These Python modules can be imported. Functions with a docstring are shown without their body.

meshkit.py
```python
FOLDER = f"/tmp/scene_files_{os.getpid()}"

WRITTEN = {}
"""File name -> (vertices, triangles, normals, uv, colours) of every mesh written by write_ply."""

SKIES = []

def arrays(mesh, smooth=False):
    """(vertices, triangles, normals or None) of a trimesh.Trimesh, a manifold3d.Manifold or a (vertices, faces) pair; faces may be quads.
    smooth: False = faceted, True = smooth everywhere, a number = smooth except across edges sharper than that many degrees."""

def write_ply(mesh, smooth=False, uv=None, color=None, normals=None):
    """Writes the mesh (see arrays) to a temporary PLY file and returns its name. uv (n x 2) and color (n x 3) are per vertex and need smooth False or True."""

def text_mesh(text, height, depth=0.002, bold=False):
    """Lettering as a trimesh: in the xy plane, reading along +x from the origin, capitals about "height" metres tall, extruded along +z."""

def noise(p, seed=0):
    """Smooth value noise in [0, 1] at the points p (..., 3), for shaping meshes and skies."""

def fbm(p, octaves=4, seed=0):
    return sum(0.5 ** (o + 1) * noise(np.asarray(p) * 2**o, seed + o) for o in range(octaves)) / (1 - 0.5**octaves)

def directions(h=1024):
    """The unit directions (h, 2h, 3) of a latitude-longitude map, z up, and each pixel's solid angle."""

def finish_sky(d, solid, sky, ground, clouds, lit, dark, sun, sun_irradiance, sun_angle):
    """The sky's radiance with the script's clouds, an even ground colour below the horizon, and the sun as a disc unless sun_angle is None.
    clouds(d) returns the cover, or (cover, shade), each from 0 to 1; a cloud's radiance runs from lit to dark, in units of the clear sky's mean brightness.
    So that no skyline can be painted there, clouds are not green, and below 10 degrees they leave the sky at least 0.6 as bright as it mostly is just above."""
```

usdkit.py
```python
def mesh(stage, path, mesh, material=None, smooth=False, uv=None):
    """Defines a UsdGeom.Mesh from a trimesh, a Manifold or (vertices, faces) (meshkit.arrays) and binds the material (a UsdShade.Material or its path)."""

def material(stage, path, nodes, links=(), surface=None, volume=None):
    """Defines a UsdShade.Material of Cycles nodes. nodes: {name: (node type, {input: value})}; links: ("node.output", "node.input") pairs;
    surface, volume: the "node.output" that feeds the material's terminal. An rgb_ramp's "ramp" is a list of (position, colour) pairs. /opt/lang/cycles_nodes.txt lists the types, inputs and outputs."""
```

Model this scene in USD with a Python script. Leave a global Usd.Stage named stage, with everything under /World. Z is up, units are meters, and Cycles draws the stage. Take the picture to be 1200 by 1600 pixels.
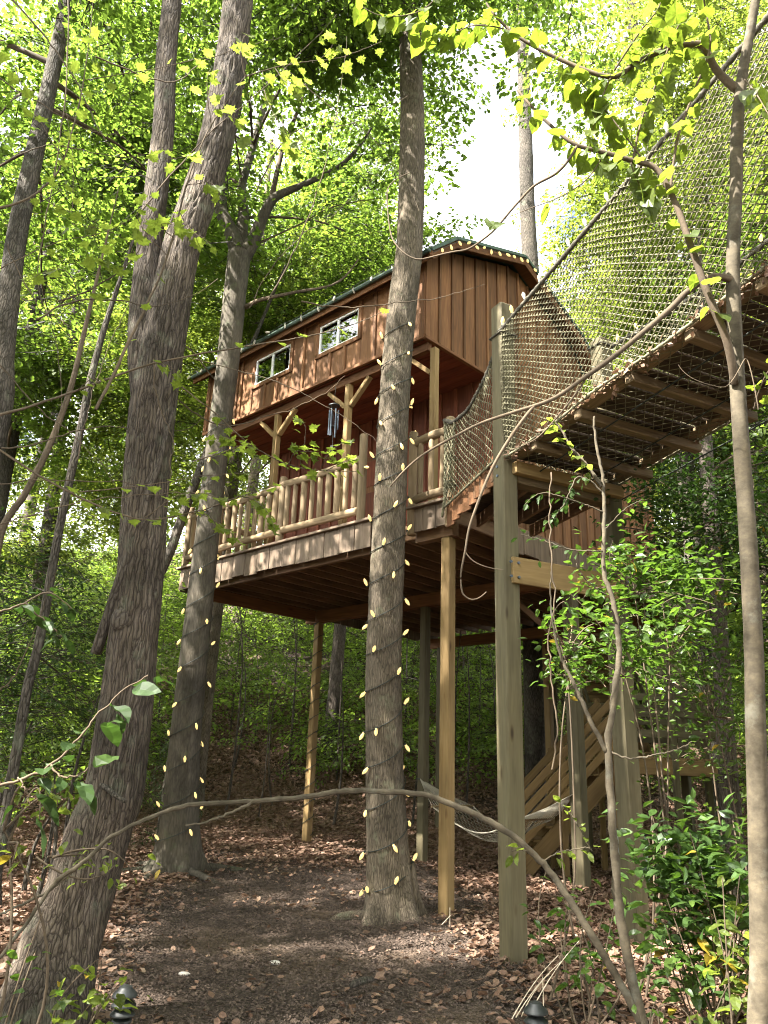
import math
import numpy as np, trimesh, usdkit, meshkit
from pxr import Usd, UsdGeom, UsdLux, UsdShade, Gf, Sdf, Vt

stage = Usd.Stage.CreateInMemory()
UsdGeom.SetStageUpAxis(stage, 'Z')
UsdGeom.Xform.Define(stage, '/World')
RNG = np.random.default_rng(7)

# ------------------------------------------------------------------ camera
EYE = np.array([0.0, 0.0, 1.65])
PITCH, ROLL, FPX = math.radians(18.2), math.radians(1.9), 1230.0
_f = np.array([0, math.cos(PITCH), math.sin(PITCH)])
_up0 = np.cross([1.0, 0, 0], _f)
IR = math.cos(ROLL) * np.array([1.0, 0, 0]) + math.sin(ROLL) * _up0
IU = -math.sin(ROLL) * np.array([1.0, 0, 0]) + math.cos(ROLL) * _up0
cam = UsdGeom.Camera.Define(stage, '/World/camera')
cam.AddTransformOp().Set(Gf.Matrix4d(*IR, 0, *IU, 0, *(-_f), 0, *EYE, 1))
cam.CreateHorizontalApertureAttr(36.0)
cam.CreateFocalLengthAttr(36.0 * FPX / 1200)
cam.CreateExposureAttr(3.25)

# ------------------------------------------------------------------ sky and sun
SUN_EL = math.radians(52)
SUN_AZ = math.radians(-121)            # atan2(x, y) of the direction towards the sun
SUN = np.array([math.sin(SUN_AZ) * math.cos(SUN_EL), math.cos(SUN_AZ) * math.cos(SUN_EL), math.sin(SUN_EL)])
dome = UsdLux.DomeLight.Define(stage, '/World/sky')
m = usdkit.material(stage, '/World/Looks/sky', {
    's': ('sky_texture', {'sky_type': 'single_scattering', 'sun_disc': False, 'sun_elevation': SUN_EL, 'sun_rotation': SUN_AZ, 'aerosol_density': 1.6}),
    'tc': ('texture_coordinate', {}), 'n': ('noise_texture', {'scale': 2.2, 'detail': 6.0, 'roughness': .6}),
    'r': ('rgb_ramp', {'ramp': [(.40, (0, 0, 0)), (.54, (1, 1, 1))]}),
    'bw': ('rgb_to_bw', {}), 'k': ('math', {'math_type': 'multiply', 'value2': 4.4}),
    'mx': ('mix_color', {'use_clamp': False}), 'b': ('background_shader', {'strength': .05})},
    [('tc.generated', 'n.vector'), ('n.fac', 'r.fac'), ('s.color', 'bw.color'), ('bw.val', 'k.value1'), ('r.color', 'mx.fac'),
     ('s.color', 'mx.a'), ('k.value', 'mx.b'), ('mx.result', 'b.color')], surface='b.background')
UsdShade.MaterialBindingAPI.Apply(dome.GetPrim()).Bind(m)
sun = UsdLux.DistantLight.Define(stage, '/World/sun')
sun.CreateIntensityAttr(1.25); sun.CreateAngleAttr(.53); sun.CreateColorAttr(Gf.Vec3f(1, .95, .86))
sun.GetPrim().CreateAttribute('inputs:normalize', Sdf.ValueTypeNames.Bool).Set(True)
_z = SUN; _x = np.cross([0, 0, 1.0], _z); _x /= np.linalg.norm(_x); _y = np.cross(_z, _x)
sun.AddTransformOp().Set(Gf.Matrix4d(*_x, 0, *_y, 0, *_z, 0, 0, 0, 60, 1))
for p in (dome.GetPrim(),):
    p.SetCustomDataByKey('kind', 'structure')

# ------------------------------------------------------------------ helpers
def ray(px, py):
    return IR * ((px - 600) / FPX) + IU * ((800 - py) / FPX) + _f
def at(px, py, d):
    """A point seen at pixel px, py of the 1200 x 1600 photograph, d metres away (level distance)."""
    r = ray(px, py)
    return EYE + r * (d / math.hypot(r[0], r[1]))
def project(P):
    q = np.asarray(P, float) - EYE; z = q @ _f
    return 600 + FPX * (q @ IR) / z, 800 - FPX * (q @ IU) / z
_used = {}
def numbered(parent, name):
    k = (parent, name); n = _used.get(k, 0); _used[k] = n + 1
    return f'{parent}/{name}' + (f'_{n:03d}' if n else '')
def tag(prim, label=None, cat=None, group=None, kind=None):
    p = prim.GetPrim() if hasattr(prim, 'GetPrim') else prim
    for k, v in (('label', label), ('category', cat), ('group', group), ('kind', kind)):
        if v: p.SetCustomDataByKey(k, v)
    return p
def thing(name, label, cat, loc=None, group=None, rz=0):
    path = numbered('/World', name)
    x = UsdGeom.Xform.Define(stage, path)
    if loc is not None: x.AddTranslateOp().Set(Gf.Vec3d(*map(float, loc)))
    if rz: x.AddRotateZOp().Set(rz)
    tag(x, label, cat, group)
    return path
ORG = {}
def obj(parent, name, mesh, mat, smooth=False, M=None, label=None, kind=None, uv=None):
    path = numbered(parent, name)
    g = usdkit.mesh(stage, path, mesh, MAT[mat], smooth)
    if M is not None: g.AddTransformOp().Set(M)
    if label or kind: tag(g, label, None, None, kind)
    return path
def frame(o, x, y, z):
    return Gf.Matrix4d(*map(float, x), 0, *map(float, y), 0, *map(float, z), 0, *map(float, o), 1)
def unit(a):
    a = np.asarray(a, float); return a / (np.linalg.norm(a) + 1e-12)
_bx = {}
def chamfer_box(l, w, h, c):
    key = (round(l, 3), round(w, 3), round(h, 3), c)
    if key not in _bx:
        a, b = w / 2, h / 2
        ring = np.array([(-a + c, -b), (a - c, -b), (a, -b + c), (a, b - c), (a - c, b), (-a + c, b), (-a, b - c), (-a, -b + c)])
        rin = np.array([(x * (a - c) / a if a > c else x, y * (b - c) / b) for x, y in ring])
        xs = [(0, rin), (c, ring), (l - c, ring), (l, rin)]
        v = np.vstack([np.column_stack([np.full(8, x), r]) for x, r in xs])
        f = []
        for k in range(3):
            for i in range(8):
                j = (i + 1) % 8; a0, a1, b0, b1 = k * 8 + i, k * 8 + j, k * 8 + 8 + i, k * 8 + 8 + j
                f += [(a0, b1, a1), (a0, b0, b1)]
        for i in range(1, 7):
            f += [(0, i, i + 1), (24, 24 + i + 1, 24 + i)]
        mm = trimesh.Trimesh(v, f, process=False)
        if mm.volume < 0: mm.invert()
        _bx[key] = (np.array(mm.vertices), np.array(mm.faces))
    return _bx[key]
def beam(parent, name, p0, p1, w, h, mat, up=(0, 0, 1), c=.006, label=None):
    """A sawn timber from p0 to p1 (centre line); h along up, w across."""
    p0, p1 = np.asarray(p0, float), np.asarray(p1, float)
    x = unit(p1 - p0); y = unit(np.cross(up, x)); z = np.cross(x, y)
    return obj(parent, name, chamfer_box(np.linalg.norm(p1 - p0), w, h, min(c, w * .3, h * .3)), mat, False, frame(p0, x, y, z), label)
def tubes(P, r, sides=4, cap=True):
    """Many polylines of equal length (N, K, 3) as tubes; r scalar or (N, K)."""
    P = np.asarray(P, float)
    if P.ndim == 2: P = P[None]
    N, K, _ = P.shape
    T = np.gradient(P, axis=1); T /= np.linalg.norm(T, axis=2, keepdims=True) + 1e-12
    ref = np.where(np.abs(T.mean(1)[:, None, 2:]) < .8, [0, 0, 1.0], [1.0, 0, 0])
    A = np.cross(T, ref); A /= np.linalg.norm(A, axis=2, keepdims=True) + 1e-12
    B = np.cross(T, A)
    ang = np.arange(sides) * 2 * np.pi / sides
    R = np.broadcast_to(np.asarray(r, float), (N, K))[..., None, None]
    V = P[:, :, None] + R * (np.cos(ang)[:, None] * A[:, :, None] + np.sin(ang)[:, None] * B[:, :, None])
    n, k, s = np.meshgrid(np.arange(N), np.arange(K - 1), np.arange(sides), indexing='ij')
    i = (n * K + k) * sides; s2 = (s + 1) % sides
    q = np.stack([i + s, i + s2, i + sides + s2, i + sides + s], -1).reshape(-1, 4)
    F = [np.vstack([q[:, [0, 2, 1]], q[:, [0, 3, 2]]])]
    if cap:
        base = np.arange(N) * K * sides
        for j in range(1, sides - 1):
            F.append(np.stack([base, base + j, base + j + 1], -1)); e = base + (K - 1) * sides
            F.append(np.stack([e, e + j + 1, e + j], -1))
    return V.reshape(-1, 3), np.vstack(F)
def spline(pts, n, closed=False):
    from scipy.interpolate import CubicSpline, PchipInterpolator
    pts = np.asarray(pts, float)
    if len(pts) == 2: return np.linspace(pts[0], pts[1], n)
    t = np.r_[0, np.cumsum(np.linalg.norm(np.diff(pts, axis=0), axis=1) ** .5 + 1e-6)]
    return PchipInterpolator(t, pts, axis=0)(np.linspace(0, t[-1], n))
def join(parts):
    vs, fs, o = [], [], 0
    for v, f in parts:
        vs.append(v); fs.append(np.asarray(f) + o); o += len(v)
    return np.vstack(vs), np.vstack(fs)
def rot_to(x, up):
    x = unit(x); z = unit(np.asarray(up) - x * (np.asarray(up) @ x)); y = np.cross(z, x)
    return np.stack([x, y, z])          # rows

# ------------------------------------------------------------------ materials
MAT = {}
def wood(name, light, dark, rough=.75, gs=1.0, tone=.35, knots=True, weather=None):
    """Sawn or round timber with its grain along local x; every piece varies."""
    n = {'tc': ('texture_coordinate', {}), 'oi': ('object_info', {}), 'w': ('math', {'math_type': 'multiply', 'value2': 97.}),
         'mp': ('mapping', {'scale': (1.1 * gs, 16 * gs, 16 * gs)}), 'n': ('noise_texture', {'dimensions': '4D', 'scale': 2.2, 'detail': 5., 'roughness': .62, 'distortion': .6}),
         'mp2': ('mapping', {'scale': (.6, 2.5, 2.5)}), 'n2': ('noise_texture', {'dimensions': '4D', 'scale': 2., 'detail': 4.}),
         'r': ('rgb_ramp', {'ramp': [(.28, dark), (.5, tuple(.5 * (a + b) for a, b in zip(light, dark))), (.72, light)]}),
         'r2': ('rgb_ramp', {'ramp': [(.25, (.62, .6, .58)), (.5, (1, 1, 1)), (.8, (1.18, 1.15, 1.1))]}),
         'mr': ('map_range', {'to_min': 1 - tone, 'to_max': 1 + tone * .8}),
         'm1': ('mix_color', {'blend_type': 'multiply', 'fac': 1., 'use_clamp': False}), 'm2': ('mix_color', {'blend_type': 'multiply', 'fac': 1., 'use_clamp': False}),
         'mpk': ('mapping', {'scale': (2.0, 7., 7.)}), 'vk': ('voronoi_texture', {'dimensions': '4D', 'scale': 1.0}),
         'rk': ('rgb_ramp', {'ramp': [(.06, (.22, .16, .12)), (.14, (.7, .62, .55)), (.2, (1, 1, 1))]}),
         'm3': ('mix_color', {'blend_type': 'multiply', 'fac': 1. if knots else 0., 'use_clamp': False}),
         'bp': ('bump', {'strength': .45, 'distance': .006}), 'p': ('principled_bsdf', {'roughness': rough, 'specular_ior_level': .3})}
    l = [('tc.object', 'mp.vector'), ('mp.vector', 'n.vector'), ('oi.random', 'w.value1'), ('w.value', 'n.w'), ('tc.object', 'mp2.vector'), ('mp2.vector', 'n2.vector'), ('w.value', 'n2.w'),
         ('n.fac', 'r.fac'), ('n2.fac', 'r2.fac'), ('r.color', 'm1.a'), ('r2.color', 'm1.b'), ('oi.random', 'mr.value'), ('m1.result', 'm2.a'), ('mr.result', 'm2.b'),
         ('tc.object', 'mpk.vector'), ('mpk.vector', 'vk.vector'), ('w.value', 'vk.w'), ('vk.distance', 'rk.fac'), ('m2.result', 'm3.a'), ('rk.color', 'm3.b'),
         ('m3.result', 'p.base_color'), ('n.fac', 'bp.height'), ('bp.normal', 'p.normal')]
    MAT[name] = usdkit.material(stage, '/World/Looks/' + name, n, l, surface='p.BSDF')
wood('treated_post', (0.116, 0.099, 0.056), (0.064, 0.052, 0.028), gs=.7, tone=.12)
wood('new_pine', (0.246, 0.168, 0.073), (0.168, 0.104, 0.039), gs=.8, tone=.15)
wood('stair_pine', (.22, .145, .062), (.14, .085, .035), gs=.8, tone=.15)
wood('cedar_siding', (0.209, 0.101, 0.041), (0.090, 0.039, 0.017), gs=.8, tone=.3)
wood('cedar_trim', (0.191, 0.088, 0.037), (0.092, 0.039, 0.015), gs=.8, tone=.15)
wood('weathered_fascia', (0.192, 0.143, 0.100), (0.087, 0.059, 0.040), gs=.8, tone=.25)
wood('log_wood', (0.248, 0.180, 0.104), (0.128, 0.088, 0.048), gs=.7, tone=.2)
wood('joist_wood', (.215, .125, .068), (.11, .062, .034), tone=.25)
wood('red_ceiling', (.17, .045, .022), (.09, .022, .011), tone=.2)
wood('lower_siding', (.19, .06, .03), (.09, .026, .013), tone=.3)
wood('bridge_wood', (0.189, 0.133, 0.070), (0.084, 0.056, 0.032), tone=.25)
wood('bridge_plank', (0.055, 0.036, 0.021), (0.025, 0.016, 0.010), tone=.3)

def bark(name, light, dark, sx=22., sz=2.6, bump=1.0, dist=.03, lichen=None, scale2=1.6, crack=.8):
    """Bark: furrows between long plates (a stretched cell pattern, warped), blotches, lichen."""
    n = {'g': ('geometry', {}), 'w1': ('noise_texture', {'scale': 7., 'detail': 3.}), 'ws': ('vector_math', {'math_type': 'scale', 'scale': .045}), 'wa': ('vector_math', {'math_type': 'add'}),
         'mp': ('mapping', {'scale': (sx, sx, sz)}), 'v': ('voronoi_texture', {'feature': 'distance_to_edge', 'scale': 1., 'randomness': 1.}), 'n': ('noise_texture', {'scale': 1.6, 'detail': 6., 'roughness': .7}),
         'rv': ('rgb_ramp', {'ramp': [(0., (0, 0, 0)), (.07, (.40, .40, .40)), (.24, (1, 1, 1))]}), 'cv': ('mix_color', {'blend_type': 'mix', 'fac': crack, 'a': (1, 1, 1)}),
         'bw': ('rgb_to_bw', {}), 'mh': ('math', {'math_type': 'multiply'}),
         'n2': ('noise_texture', {'scale': scale2, 'detail': 5., 'roughness': .6}), 'n3': ('noise_texture', {'scale': 90., 'detail': 3.}),
         'r': ('rgb_ramp', {'ramp': [(.10, dark), (.34, tuple(.5 * a + .5 * b for a, b in zip(light, dark))), (.62, light)]}),
         'r2': ('rgb_ramp', {'ramp': [(.3, (.55, .55, .54)), (.52, (1, 1, 1)), (.72, (1.35, 1.33, 1.28))]}),
         'm1': ('mix_color', {'blend_type': 'multiply', 'fac': 1., 'use_clamp': False}),
         'rl': ('rgb_ramp', {'ramp': [(.56, (0, 0, 0)), (.66, (1, 1, 1))]}), 'kl': ('math', {'math_type': 'multiply', 'value2': .4 if lichen else 0.}),
         'ml': ('mix_color', {'b': lichen or (0, 0, 0)}), 'n4': ('noise_texture', {'scale': 3.7, 'detail': 6., 'roughness': .7}),
         'ad': ('math', {'math_type': 'multiply_add', 'value2': .2}),
         'bp': ('bump', {'strength': bump, 'distance': dist}), 'p': ('principled_bsdf', {'roughness': .9, 'specular_ior_level': .2})}
    l = [('g.position', 'w1.vector'), ('w1.color', 'ws.vector1'), ('ws.vector', 'wa.vector1'), ('g.position', 'wa.vector2'), ('wa.vector', 'mp.vector'), ('mp.vector', 'v.vector'), ('mp.vector', 'n.vector'),
         ('v.distance', 'rv.fac'), ('rv.color', 'cv.b'), ('cv.result', 'bw.color'), ('bw.val', 'mh.value1'), ('n.fac', 'mh.value2'), ('mh.value', 'r.fac'),
         ('g.position', 'n2.vector'), ('g.position', 'n3.vector'), ('g.position', 'n4.vector'), ('n2.fac', 'r2.fac'),
         ('r.color', 'm1.a'), ('r2.color', 'm1.b'), ('n4.fac', 'rl.fac'), ('rl.color', 'kl.value1'), ('m1.result', 'ml.a'), ('kl.value', 'ml.fac'), ('ml.result', 'p.base_color'),
         ('n3.fac', 'ad.value1'), ('mh.value', 'ad.value3'), ('ad.value', 'bp.height'), ('bp.normal', 'p.normal')]
    MAT[name] = usdkit.material(stage, '/World/Looks/' + name, n, l, surface='p.BSDF')
bark('oak_bark', (0.132, 0.106, 0.083), (0.020, 0.015, 0.012), 38, 3.6, 1.0, .026, (.13, .14, .1), 1.6, .72)
bark('poplar_bark', (0.178, 0.144, 0.104), (0.033, 0.026, 0.019), 46, 5.0, .9, .022, (.19, .2, .13), 1.6, .62)
bark('beech_bark', (0.090, 0.077, 0.059), (0.037, 0.031, 0.023), 22, 4, .6, .014, (.10, .115, .065), 2.2, .45)
bark('grey_bark', (0.103, 0.087, 0.072), (0.031, 0.027, 0.020), 34, 7, .9, .03, (.16, .17, .12))
bark('sapling_bark', (0.080, 0.066, 0.045), (0.039, 0.032, 0.022), 14, 22, .5, .006, (.14, .14, .115), 9., .2)
bark('twig_bark', (.10, .075, .05), (.04, .03, .022), 30, 30, .3, .004, None, 1.6, .1)
bark('dead_bark', (.12, .10, .08), (.045, .036, .03), 30, 7, .9, .03)

def leaf(name, col, tip, trans, rough=.42, spec=.4, thick=.42):
    """Leaf: reflecting and letting light through; tone varies by spray and by leaf (primvar tone); primvar wood marks the twigs."""
    n = {'oi': ('object_info', {}), 'at': ('attribute', {'attribute': 'tone'}), 'aw': ('attribute', {'attribute': 'wood'}), 'ad': ('math', {'math_type': 'multiply_add', 'value2': .5}),
         'h': ('math', {'math_type': 'multiply', 'value2': .5}),
         'r': ('rgb_ramp', {'ramp': [(0., tuple(c * .62 for c in col)), (.45, col), (.8, tuple(.5 * (a + b) for a, b in zip(col, tip))), (1., tip)]}),
         'r2': ('rgb_ramp', {'ramp': [(0., tuple(c * .7 for c in trans)), (.5, trans), (1., tuple(min(1, c * 1.25) for c in trans))]}),
         'g': ('geometry', {}), 'nn': ('noise_texture', {'scale': 34., 'detail': 3.}), 'nr': ('map_range', {'from_min': .3, 'from_max': .7, 'to_min': .78, 'to_max': 1.2}),
         'v1': ('mix_color', {'blend_type': 'multiply', 'fac': 1., 'use_clamp': False}), 'v2': ('mix_color', {'blend_type': 'multiply', 'fac': 1., 'use_clamp': False}),
         'b1': ('mix_color', {'b': (.045, .036, .026)}), 'b2': ('mix_color', {'b': (0., 0., 0.)}),
         'p': ('principled_bsdf', {'roughness': rough, 'specular_ior_level': spec}), 't': ('translucent_bsdf', {}), 'mx': ('mix_closure', {'fac': thick})}
    l = [('oi.random', 'h.value1'), ('at.fac', 'ad.value1'), ('h.value', 'ad.value3'), ('ad.value', 'r.fac'), ('ad.value', 'r2.fac'), ('g.position', 'nn.vector'), ('nn.fac', 'nr.value'),
         ('r.color', 'v1.a'), ('nr.result', 'v1.b'), ('r2.color', 'v2.a'), ('nr.result', 'v2.b'), ('v1.result', 'b1.a'), ('v2.result', 'b2.a'), ('aw.fac', 'b1.fac'), ('aw.fac', 'b2.fac'), ('b1.result', 'p.base_color'), ('b2.result', 't.color'),
         ('p.BSDF', 'mx.closure1'), ('t.BSDF', 'mx.closure2')]
    MAT[name] = usdkit.material(stage, '/World/Looks/' + name, n, l, surface='mx.closure')
leaf('maple_leaf', (0.052, 0.082, 0.016), (0.085, 0.108, 0.022), (0.175, 0.275, 0.034), thick=.56, spec=.25, rough=.5)
leaf('bright_leaf', (0.064, 0.090, 0.016), (0.095, 0.115, 0.022), (0.225, 0.295, 0.036), thick=.56, spec=.25, rough=.5)
leaf('mid_leaf', (0.037, 0.071, 0.012), (0.062, 0.099, 0.015), (0.105, 0.198, 0.019), thick=.45)
leaf('shrub_leaf', (.075, .115, .03), (.11, .15, .04), (.28, .42, .05), thick=.5, spec=.3)
leaf('dark_leaf', (0.022, 0.043, 0.011), (0.037, 0.062, 0.012), (0.04, 0.085, 0.012), rough=.55, spec=.2, thick=.3)
leaf('holly_leaf', (0.045, 0.085, 0.022), (0.08, 0.13, 0.025), (0.09, 0.18, 0.016), rough=.30, spec=.5, thick=.35)
leaf('redbud_leaf', (0.053, 0.077, 0.014), (0.081, 0.099, 0.019), (0.186, 0.260, 0.022), thick=.5)
leaf('yellow_leaf', (0.266, 0.189, 0.021), (0.294, 0.231, 0.035), (0.350, 0.266, 0.028), thick=.4)
leaf('dead_leaf', (0.161, 0.094, 0.063), (0.27, 0.19, 0.13), (0.149, 0.081, 0.046), rough=.6, spec=.3, thick=.15)

def simple(name, col, rough=.5, metal=0., spec=.5, noise=.0, scale=40., emit=None, es=0., bump=0.):
    n = {'g': ('geometry', {}), 'n': ('noise_texture', {'scale': scale, 'detail': 4.}), 'mr': ('map_range', {'from_min': .3, 'from_max': .7, 'to_min': 1 - noise, 'to_max': 1 + noise}),
         'm': ('mix_color', {'blend_type': 'multiply', 'fac': 1., 'a': col, 'use_clamp': False}), 'bp': ('bump', {'strength': bump, 'distance': .01}),
         'p': ('principled_bsdf', {'roughness': rough, 'metallic': metal, 'specular_ior_level': spec, **({'emission_color': emit, 'emission_strength': es} if emit else {})})}
    MAT[name] = usdkit.material(stage, '/World/Looks/' + name, n, [('g.position', 'n.vector'), ('n.fac', 'mr.value'), ('mr.result', 'm.b'), ('m.result', 'p.base_color'), ('n.fac', 'bp.height'), ('bp.normal', 'p.normal')], surface='p.BSDF')
simple('rope', (.125, .115, .066), .9, noise=.35, scale=60, bump=.5)
simple('dark_rope', (.06, .053, .038), .95, noise=.4, scale=60, bump=.5)
simple('hammock_cord', (.33, .30, .235), .9, noise=.2, scale=50)
simple('roof_metal', (.035, .06, .045), .45, noise=.3, scale=6)
simple('black_plastic', (.02, .022, .022), .45, noise=.2)
simple('lamp_black', (.014, .016, .016), .5, noise=.35, scale=30)
simple('wire', (.012, .016, .012), .5)
simple('bulb_lit', (.6, .42, .16), .25, emit=(1., .70, .26), es=.12)
simple('bulb_off', (.45, .42, .34), .2, noise=.1)
simple('chime_metal', (.10, .12, .15), .35, metal=.6)
simple('white_vinyl', (.78, .78, .76), .4, noise=.05)
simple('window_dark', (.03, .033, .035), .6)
simple('curtain', (.35, .34, .33), .8, noise=.15, scale=8)
simple('seed_brown', (.055, .036, .024), .9, noise=.3)
simple('stone', (.42, .38, .34), .8, noise=.2, scale=25, bump=.4)
simple('stalk', (.52, .44, .33), .8, noise=.2)
simple('black_tarp', (.012, .012, .013), .7)
simple('pale_bin', (.35, .40, .42), .6, noise=.1)
MAT['glass_pane'] = usdkit.material(stage, '/World/Looks/glass_pane', {
    'f': ('fresnel', {'IOR': 2.3}), 't': ('transparent_bsdf', {'color': (.8, .84, .84)}), 'g': ('glossy_bsdf', {'roughness': .02, 'color': (1, 1, 1)}), 'mx': ('mix_closure', {})},
    [('f.fac', 'mx.fac'), ('t.BSDF', 'mx.closure1'), ('g.BSDF', 'mx.closure2')], surface='mx.closure')
MAT['ground'] = usdkit.material(stage, '/World/Looks/ground', {
    'g': ('geometry', {}), 'n1': ('noise_texture', {'scale': .45, 'detail': 5.}), 'n2': ('noise_texture', {'scale': 28., 'detail': 8., 'roughness': .75}), 'v': ('voronoi_texture', {'scale': 38.}),
    'r1': ('rgb_ramp', {'ramp': [(.35, (.075, .056, .045)), (.5, (.095, .070, .055)), (.66, (.14, .10, .065))]}),
    'r2': ('rgb_ramp', {'ramp': [(.25, (.35, .33, .33)), (.5, (1, 1, 1)), (.75, (1.7, 1.6, 1.5))]}), 'm': ('mix_color', {'blend_type': 'multiply', 'fac': 1., 'use_clamp': False}),
    'rv': ('rgb_ramp', {'ramp': [(0., (1.5, 1.4, 1.35)), (.25, (1, 1, 1)), (.6, (.55, .55, .55))]}), 'm2': ('mix_color', {'blend_type': 'multiply', 'fac': .8, 'use_clamp': False}),
    'ad': ('math', {'math_type': 'subtract'}), 'bp': ('bump', {'strength': .9, 'distance': .035}), 'p': ('principled_bsdf', {'roughness': .95, 'specular_ior_level': .15})},
    [('g.position', 'n1.vector'), ('g.position', 'n2.vector'), ('g.position', 'v.vector'), ('n1.fac', 'r1.fac'), ('n2.fac', 'r2.fac'), ('r1.color', 'm.a'), ('r2.color', 'm.b'), ('v.distance', 'rv.fac'),
     ('m.result', 'm2.a'), ('rv.color', 'm2.b'), ('m2.result', 'p.base_color'), ('n2.fac', 'ad.value1'), ('v.distance', 'ad.value2'), ('ad.value', 'bp.height'), ('bp.normal', 'p.normal')], surface='p.BSDF')

# ------------------------------------------------------------------ ground
def ss(a, b, x):
    t = np.clip((np.asarray(x, float) - a) / (b - a), 0, 1); return t * t * (3 - 2 * t)
def gz(x, y):
    x, y = np.asarray(x, float), np.asarray(y, float)
    z = .048 * np.maximum(y - 11.5, 0) * ss(10, 14, y)
    z = z + .36 * np.maximum(y - 20, 0) * ss(18, 24, y) - .24 * np.maximum(y - 42, 0)
    r = np.hypot(x, y)
    z = z + .10 * np.maximum(np.abs(x) - 14, 0) * ss(14, 24, np.abs(x)) * ss(60, 20, np.abs(x)) + ss(60, 160, r) * 12
    p = np.stack([x, y, 0 * x], -1)
    z = z + (meshkit.fbm(p * .35, 3, 3) - .5) * .22 * (1 + ss(18, 40, r) * 3) + (meshkit.fbm(p * 2.3, 3, 9) - .5) * .07
    return z - .01
GZ0 = 0.0
gx = np.unique(np.r_[np.arange(-9, 9.01, .12), np.linspace(-30, 30, 101), np.linspace(-300, 300, 61)])
gy = np.unique(np.r_[np.arange(3, 24.01, .12), np.linspace(-30, 60, 121), np.linspace(-300, 300, 61)])
X, Y = np.meshgrid(gx, gy, indexing='ij')
V = np.stack([X, Y, gz(X, Y)], -1).reshape(-1, 3)
i, j = np.meshgrid(np.arange(len(gx) - 1), np.arange(len(gy) - 1), indexing='ij')
a = i * len(gy) + j
q = np.stack([a, a + len(gy), a + len(gy) + 1, a + 1], -1).reshape(-1, 4)
g = usdkit.mesh(stage, '/World/ground', (V, q), MAT['ground'], True)
tag(g, 'brown woodland ground rising into a slope behind the treehouse', None, None, 'structure')

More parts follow.
